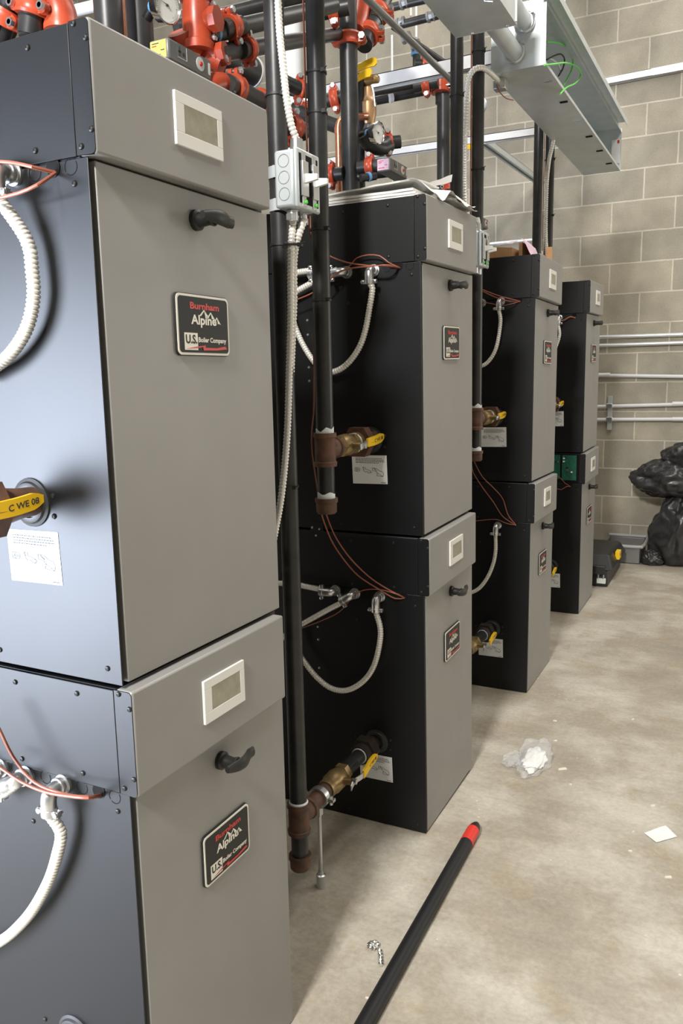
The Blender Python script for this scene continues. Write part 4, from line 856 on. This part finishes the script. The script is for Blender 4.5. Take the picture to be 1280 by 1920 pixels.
# bronze valve group
c = at(690, 205, 1.58)
t = thing('strainer_valve', 'bronze valve body with two yellow handles beside the tall pipe', 'valve', c)
child(MB().lathe(c-up*.055, up, [(0, .012), (.004, .020), (.030, .028), (.045, .030), (.075, .030), (.078, .026), (.095, .021), (.125, .020), (.130, .015)], BRONZE, 26), 'body', t)
c2 = at(686, 152, 1.58); child(MB().lathe(c2-XX*.03, XX, [(0, .012), (.01, .019), (.04, .019), (.05, .013), (.075, .014), (.08, .010)], BRASS, 20), 'valve_stem', t)
for v, l, s_ in ((128, .075, .02), (146, .055, .0)):
    p0 = at(672, v+3, 1.55); h = MB(); n = 8
    P = [p0+V((i/n*l, -.006, i/n*.012+.004*math.sin(i/n*3))) for i in range(n+1)]
    vs = []
    for i, p in enumerate(P):
        ww = .011+.004*i/n-(.008 if i == n else 0); vs += [p+V((0, 0, -ww)), p+V((0, -.006, -ww)), p+V((0, -.006, ww)), p+V((0, 0, ww))]
    h.add(vs, [(i*4+q, i*4+(q+1) % 4, (i+1)*4+(q+1) % 4, (i+1)*4+q) for i in range(n) for q in range(4)]+[(3, 2, 1, 0), tuple(n*4+q for q in range(4))], YELLOW); child(h, 'yellow_handle', t)
child(MB().tube(spline([at(697, 162, 1.56), at(700, 175, 1.56), at(703, 200, 1.56)], .01), .004, ZINC, 8), 'spring', t)
child(MB().cyl(at(690, 228, 1.58), at(686, 246, 1.56), .013, GREYBOX, 14), 'lower_nipple', t)
# third stack pipework
c4 = at(820, 158, 2.5)
pipe('thick black pipe under the long strut, upper of two', [at(700, 168, 2.35), at(806, 150, 2.5)], .028)
pipe('thinner black pipe under the long strut, lower of two', [at(700, 190, 2.45), at(822, 166, 2.6)], .019)
pipe('white band on the lower pipe under the strut', [at(730, 184, 2.46), at(736, 183, 2.47)], .021, PVC, name='pipe_ring', group=None)
coupling('orange coupling under the long strut, left one', at(798, 158, 2.46), (1, .2, .1), .028, up)
teefit('orange tee on top of the vertical pipe behind the third stack', at(826, 150, 2.52), up, (-1, 0, 0), .030, .05)
coupling('orange coupling on top of the vertical pipe behind the third stack', at(828, 168, 2.55), up, .030, (1, 0, 0))
coupling('orange coupling above the long strut channel', at(796, 122, 2.5), (.8, .5, 0), .024, up)
pipe('short vertical black pipe above the strut with a blue ring', [at(781, 140, 2.6), at(781, 100, 2.6)], .019)
pipe('blue ring on the short vertical pipe above the strut', [at(780, 104, 2.6), at(780, 97, 2.6)], .024, BLUE, name='sealant_ring', cat='pipe', group=None)
pipe('thin black pipe slanting down to the strut beside the grey conduit', [at(735, 50, 2.4), at(852, 130, 2.6)], .012)
for lb, p0, p1 in (('upper short black gas pipe left of the closed wireway', (715, 18), (805, -3)), ('lower short black gas pipe left of the closed wireway', (752, 46), (822, 28))):
    pipe(lb, [at(*p0, 2.6), at(*p1, 2.6)], .019)
for lb, p0, y in (('grey union on the upper short gas pipe', (758, 8), 2.6), ('grey union on the lower short gas pipe left end', (752, 44), 2.6), ('grey elbow on the lower short gas pipe right end', (808, 32), 2.6), ('grey fitting on the slanting thin pipe', (762, 72), 2.45), ('grey fitting above the blue cap', (779, 86), 2.58)):
    q = at(*p0, y); tag(MB().lathe(q-XX*.02, (1, 0, .15), [(0, .024), (.010, .026), (.012, .022), (.028, .022), (.030, .026), (.040, .024)], GREYBOX, 8).build('pipe_fitting'), lb, 'pipe fitting', 'grey pipe fittings by the wireway')
for lb, u, v0, v1, y in (('white hanger rod left of the short gas pipes', 735, 66, 140, 3.0), ('white hanger rod between the short gas pipes', 770, -20, 30, 3.0), ('white hanger rod above the strut channel', 780, -20, 70, 3.0), ('white hanger rod by the top left couplings', 378, -10, 30, 3.2), ('thin hanger rod right of the top left gauge', 398, -10, 28, 3.4), ('white hanger rod left of the long gas pipe', 473, -20, 28, 1.6)):
    q = at(u, v1, y); q2 = at(u, v0, y); tag(MB().cyl(V((q.x, q.y, q.z)), V((q.x, q.y, 5.0 if v0 < 0 else q2.z)), .006 if y > 2 else .004, ROD, 8).build('hanger_rod'), lb, 'hanger rod', 'white threaded hanger rods')
# right of the third gas pipe
q = at(905, 197, 2.6); tag(MB().tube(spline([q+V((-.05, 0, -.05)), q+V((-.01, 0, -.03)), q+V((.008, 0, 0)), q+V((-.01, 0, .03)), q+V((-.05, 0, .04))], .01), .013, GALV, 14).build('conduit_elbow'), 'grey conduit elbow poking out right of the gas pipe', 'conduit elbow')
q = at(876, 276, 2.9); tag(MB().box((-.03, -.004, -.012), (.03, .004, .012), YELLOW, Matrix.Translation(q)).build('valve_handle', bevel=.002), 'small yellow valve handle seen between the gas pipes', 'valve handle')
q = at(843, 270, 2.75); tag(MB().cyl(q-up*.06, q+up*.06, .008, YELLOW, 10).build('yellow_tube'), 'narrow yellow tube beside the pipe behind the third stack', 'tube')
coupling('orange coupling just visible between the gas pipes', at(842, 222, 2.75), up, .016, (1, 0, 0))
coupling('orange coupling low behind the crumpled papers', at(845, 350, 2.5), up, .022, (1, 0, 0))

# ------------------------------------------------------------------ things on the lids
def sheet(name, label, corners, m, lift, nx=10, ny=8, amp=.004, thick=.0006, cat='paper', group=None, seed=0, curl=None):
    a, b, c, d = [V(p) for p in corners]; top = []; 
    for j in range(ny+1):
        for i in range(nx+1):
            s_, t_ = i/nx, j/ny; p = a.lerp(b, s_).lerp(d.lerp(c, s_), t_); n_ = noise.noise(V((p.x*22, p.y*22, seed*3.1)))
            p.z += lift+amp*(.5+.5*n_)+(curl(s_, t_) if curl else 0); top.append(p)
    N_ = len(top); vs = top+[p-V((0, 0, thick)) for p in top]; fs = []
    for j in range(ny):
        for i in range(nx):
            q = j*(nx+1)+i; fs += [(q, q+1, q+nx+2, q+nx+1), (N_+q, N_+q+nx+1, N_+q+nx+2, N_+q+1)]
    rim = [i for i in range(nx+1)]+[j*(nx+1)+nx for j in range(1, ny+1)]+[ny*(nx+1)+i for i in range(nx-1, -1, -1)]+[j*(nx+1) for j in range(ny-1, 0, -1)]
    for i in range(len(rim)): x, y = rim[i], rim[(i+1) % len(rim)]; fs.append((x, N_+x, N_+y, y))
    return tag(MB().add(vs, fs, m).build(name), label, cat, group)
LZ = 1.7455
C2 = lambda x, y, z=0: sl(2, x, y, LZ+z)
pgp = 'papers on the second stack lid'
for i in range(3): sheet('paper_stack', ['thick folded paper lying flat at the bottom of the paper pile', 'middle folded paper in the pile on the lid', 'upper flat paper in the pile on the lid'][i],
      [C2(-.36+.01*i, .004), C2(-.008-.006*i, .004), C2(-.015, .30), C2(-.36, .30)], PAPER, .0015+.0075*i, thick=.006, amp=.002, seed=i, group=pgp)
sheet('paper_sheet', 'rolled white paper with grey print on top of the pile', [C2(-.275, .006), C2(-.060, .012), C2(-.03, .22), C2(-.25, .24)], PAPER, .027, amp=.004, thick=.004, seed=9, group=pgp, curl=lambda s_, t_: .010*math.sin(math.pi*min(1, t_*1.1))+.012*s_+.016*s_*t_)
ip = MB()
for i in range(6): 
    for j in range(3):
        q = C2(-.095+.008*i, .085+.028*j, .061-.001*i); ip.box((-.0025, -.010, 0), (.0025, .010, .0004), mat('grey_print', (.3, .3, .3), .8), Matrix.Translation(q))
sheet('crumpled_wrap', 'crumpled translucent white wrap hanging over the lid corner', [C2(-.09, .06), C2(.02, .06), C2(.035, .34), C2(-.06, .36)], PAPER, .030, 20, 20, .036, seed=4, group=pgp, curl=lambda s_, t_: -.030*s_*s_+.010*math.sin(9*t_+4*s_))
sheet('crumpled_wrap', 'white wrap corner sticking up beside the gas pipe', [at(792, 360, .99), at(846, 343, 1.12), at(848, 329, 1.15), at(796, 349, 1.02)], PAPER, .0, 12, 6, .008, seed=6, group=pgp)
sheet('crumpled_wrap', 'torn white wrap drooping over the grey hood', [C2(-.05, .18), C2(.022, .16), C2(.022, .40), C2(-.03, .42)], PAPER, .012, 14, 14, .018, seed=12, group=pgp, curl=lambda s_, t_: -.006*s_)
# cardboard box and pink-white papers on the third stack
C3 = lambda x, y, z=0: sl(3, x, y, LZ-.001+z)
t = thing('cardboard_box', 'flattened brown cardboard box on the third stack lid', 'box', C3(-.2, .15))
b = MB(); p = [C3(-.34, .03), C3(-.100, .03), C3(-.085, .30), C3(-.34, .30)]
b.add([*p, *[q+V((0, 0, hh)) for q, hh in zip(p, (.060, .036, .036, .060))]], [(0, 3, 2, 1), (4, 5, 6, 7), (0, 1, 5, 4), (1, 2, 6, 5), (2, 3, 7, 6), (3, 0, 4, 7)], CARD); child(b, 'carton', t, bevel=.001)
child(MB().box((0, 0, 0), (.014, .20, .056), CARD, Matrix.Translation(C3(-.082, .06))), 'flap', t)
sheet('paper_sheet', 'curled pinkish white paper sheet on the third stack lid', [C3(-.065, .02), C3(-.005, .02), C3(-.01, .26), C3(-.066, .26)], PINKP, .003, 14, 8, .006, seed=3, curl=lambda s_, t_: .060*(1-s_)**2.2*(1-.3*t_)+.012*math.sin(6*s_+2*t_), group='pinkish papers by the cardboard box')
sheet('paper_sheet', 'small pink tipped paper poking out of the cardboard box', [C3(-.17, .05, .04), C3(-.115, .05, .04), C3(-.115, .20, .04), C3(-.16, .22, .04)], PINKP, .008, 8, 6, .01, seed=8, curl=lambda s_, t_: .035*t_, group='pinkish papers by the cardboard box')
tag(MB().box((-.012, 0, 0), (.012, .12, .05), CARD, Matrix.Translation(C3(.005, .19)) @ Matrix.Rotation(.2, 4, 'Z')).build('cardboard_piece'), 'small brown cardboard piece right of the far gas pipes', 'cardboard')
C4 = lambda x, y, z=0: sl(4, x, y, 1.7565+z)
sheet('paper_sheet', 'white paper lying on the farthest stack lid', [C4(-.30, .02), C4(-.045, .02), C4(-.06, .30), C4(-.30, .30)], PAPER, .0015, amp=.002, thick=.004, seed=5)

# ------------------------------------------------------------------ floor things
p0, p1 = floor_at(893, 1546, .0185), floor_at(683, 1920, .0185); dr = (p0-p1).normalized(); rp = .0180
t = thing('broom_pole', 'long black pole with red band lying on the floor', 'pole', p1)
child(MB().tube([p1-dr*.75, p0-dr*.10], rp, mat('pole_black', (.012, .012, .013), .5, 0, .3, bump=(40, .2, .001)), 24), 'shaft', t)
child(MB().tube([p0-dr*.103, p0-dr*.035], rp*1.03, REDPL, 24), 'red_band', t)
child(MB().tube([p0-dr*.035, p0-dr*.018, p0-dr*.004, p0+dr*.004], [rp*.98, rp*.86, rp*.62, rp*.4], HANDLE, 20), 'threaded_tip', t)
# pouch of clear plastic with white padding
def blob(label, name, cat, c, rx, ry, rz, m, seed, n=40, amp=.35, freq=3., zmin=0, extra=None, fold=None):
    vs = []; h = n//2
    for i in range(h+1):
        th = math.pi*i/h
        for k in range(n):
            a_ = 2*math.pi*k/n; d = V((math.sin(th)*math.cos(a_), math.sin(th)*math.sin(a_), math.cos(th)))
            f_ = 1+amp*noise.noise(d*freq+V((seed, 0, 0)))+amp*.5*noise.noise(d*freq*2.7+V((0, seed, 0)))
            if fold: f_ += fold(d)
            p = V((d.x*rx, d.y*ry, d.z*rz))*f_+V(c); p.z = max(zmin, p.z); vs.append(p)
    fs = [(i*n+k, (i+1)*n+k, (i+1)*n+(k+1) % n, i*n+(k+1) % n) for i in range(h) for k in range(n)]
    return MB().add(vs, fs, m)
cb = floor_at(1000, 1428)
CLEAR = mat('clear_film', (.85, .86, .86), .12, 0, .6, trans=.0, alpha=.22, bump=(60, .5, .004))
t = thing('plastic_bag', 'crumpled clear plastic bag with white paper inside on the floor', 'plastic bag', cb)
child(blob('', '', '', cb+V((.0, .0, .018)), .060, .125, .026, CLEAR, 3, 56, .30, 1.7, .001), 'film', t)
child(blob('', '', '', cb+V((-.065, -.03, .010)), .030, .05, .012, CLEAR, 8, 36, .4, 1.8, .001), 'film_tail', t)
child(blob('', '', '', cb+V((.004, -.006, .012)), .034, .085, .016, mat('white_padding', (.84, .84, .82), .7, bump=(30, .6, .004)), 5, 40, .35, 2.2, .002), 'white_padding', t)
cc = [floor_at(u, v) for u, v in ((1207, 1563), (1230, 1581), (1269, 1570), (1247, 1550))]
sheet('paper_scrap', 'white paper scrap lying flat at the right of the floor', cc, mat('clean_paper', (.82, .81, .77), .7), .001, 8, 6, .004, .0005, cat='paper scrap')
f0, f1, f2 = floor_at(697, 1776), floor_at(709, 1790), floor_at(715, 1811)
fm = blob('', '', '', f0+V((.004, 0, .007)), .012, .013, .008, FOIL, 2, 24, .7, 3, .0005); fm2 = MB().tube(resample(spline([f1+V((0, .008, .005)), (f1+f2)/2+V((.002, 0, .005)), f2+V((0, -.004, .005))], .004), .003), [.0045+.0022*math.sin(i*1.9) for i in range(len(resample(spline([f1+V((0, .008, .005)), (f1+f2)/2+V((.002, 0, .005)), f2+V((0, -.004, .005))], .004), .003)))], FOIL, 8)
fm.add(fm2.v, fm2.f, FOIL); tag(fm.build('foil_scrap'), 'twisted scrap of silver foil on the floor near the pole', 'foil')
chips = [(1040, 1352, .010, 'above the plastic bag'), (1041, 1389, .009, 'just right of the plastic bag top'), (1054, 1442, .022, 'pointing right from the plastic bag'), (1223, 1511, .011, 'above the paper scrap'), (1186, 1349, .010, 'in the far right part of the floor'), (1181, 1596, .008, 'below left of the paper scrap'), (1069, 1471, .006, 'below the plastic bag'), (1252, 1645, .014, 'at the right edge of the floor'), (846, 1640, .006, 'right of the pole'), (1187, 1560, .007, 'left of the paper scrap'), (688, 1872, .006, 'left of the pole near the bottom edge')]
for i, (u, v, s_, wh) in enumerate(chips):
    s_ *= .75; q = floor_at(u, v); M = Matrix.Translation(q) @ Matrix.Rotation(random.uniform(0, 3), 4, 'Z')
    tag(MB().add([M @ V(p) for p in ((-s_, -s_*.3, 0), (s_*.9, -s_*.35, 0), (s_, s_*.3, 0), (-s_*.8, s_*.35, 0), (-s_*.8, -s_*.2, .003), (s_*.7, -s_*.25, .002), (s_*.8, s_*.2, .0035), (-s_*.6, s_*.25, .003))], [(0, 3, 2, 1), (4, 5, 6, 7), (0, 1, 5, 4), (1, 2, 6, 5), (2, 3, 7, 6), (3, 0, 4, 7)], CHIP).build('debris_chip'), 'small pale chip of debris '+wh, 'debris', 'pale debris chips on the floor')
# tool box
t = thing('tool_case', 'black tool case with yellow latches standing behind the farthest stack', 'tool box', (-.12, 4.03, 0))
TB = mat('case_black', (.02, .02, .02), .45)
b = MB()
def loftbox(mb, x0, x1, y0, y1, z0, z1, ix, iy, m): mb.add([V(p) for p in ((x0, y0, z0), (x1, y0, z0), (x1, y1, z0), (x0, y1, z0), (x0+ix, y0+iy, z1), (x1-ix, y0+iy, z1), (x1-ix, y1-iy, z1), (x0+ix, y1-iy, z1))], [(0, 3, 2, 1), (4, 5, 6, 7), (0, 1, 5, 4), (1, 2, 6, 5), (2, 3, 7, 6), (3, 0, 4, 7)], m)
loftbox(b, -.30, .088, 3.74, 4.32, .002, .105, .004, -.0, TB); bo = child(b, 'case_base', t, bevel=.008)
b = MB(); loftbox(b, -.30, .118, 3.73, 4.36, .105, .188, .034, .09, TB); child(b, 'case_lid', t, bevel=.01)
child(MB().box((.098, 3.96, .128), (.124, 4.04, .178), YELLOW, Matrix.Identity(4)).cyl((.123, 4.0, .155), (.1255, 4.0, .155), .008, INK, 12), 'yellow_latch', t, bevel=.004)
child(MB().box((.026, 3.722, .024), (.078, 3.7395, .056), ROD), 'metal_nameplate', t, bevel=.002)
child(MB().box((-.03, 3.71, .082), (.074, 3.745, .135), TB).box((.032, 3.712, .056), (.040, 3.735, .085), ZINC).box((.062, 3.712, .056), (.070, 3.735, .085), ZINC), 'front_clasp', t, bevel=.004)
# open grey bin
bx0, bx1, by0, by1 = -.05, .215, 4.43, 4.76; t = thing('open_bin', 'grey open plastic bin against the wall between tool case and bags', 'bin', ((bx0+bx1)/2, 4.6, 0))
b = MB(); hz = .12
for lo, hi in (((bx0, by0, .001), (bx1-.015, by0+.01, hz)), ((bx0, by1-.01, .001), (bx1-.015, by1, hz)), ((bx1-.025, by0, .001), (bx1-.015, by1, hz)), ((bx0, by0, .001), (bx0+.01, by1, hz)), ((bx0, by0, .001), (bx1-.015, by1, .01))): b.box(lo, hi, GREYBOX)
child(b, 'tub', t, bevel=.004)
child(MB().tube(spline([(bx0, by0, hz), (bx1-.04, by0-.005, hz), (bx1, by0+.03, hz+.005), (bx1, by1-.03, hz+.01), (bx1-.04, by1, hz+.01), (bx0, by1, hz+.01)], .02), .012, CABGREY, 10), 'rim', t)
child(MB().box((bx0+.02, by0+.02, .04), (bx1-.05, by1-.02, .05), mat('bin_filler', (.06, .055, .055), .6, var=(.2, .03, .03), scalev=30)), 'contents', t)
# refuse bags
def refuse(label, c, rx, ry, rz, seed, fold, zmin=.001):
    mb = blob('', '', '', c, rx, ry, rz, BAG, seed, 110, .20, 1.7, zmin, fold=fold); o = mb.build('refuse_bag', smooth=180)
    return tag(o, label, 'refuse bag', 'black refuse bags in the corner')
cr_ = lambda s_: (lambda d: .055*abs(math.sin(4*math.atan2(d.y, d.x)+5*noise.noise(d*1.6+V((s_, 0, 0))))) - .06*abs(noise.noise(d*2.4+V((s_, 3, 0)))))
refuse('big black refuse bag standing on the floor at the right edge', V((.45, 4.56, .19)), .20, .16, .27, 4, cr_(1))
refuse('black refuse bag piled on top with a knotted lobe to the left', V((.36, 4.58, .575)), .24, .14, .135, 11, cr_(5), .38)
refuse('small black bag lobe tied at the upper right of the pile', V((.46, 4.6, .70)), .17, .13, .12, 17, cr_(9), .5)
refuse('flattened end of a black refuse bag spilling towards the bin', V((.27, 4.47, .04)), .075, .07, .055, 21, cr_(3))
bpy.context.view_layer.update()
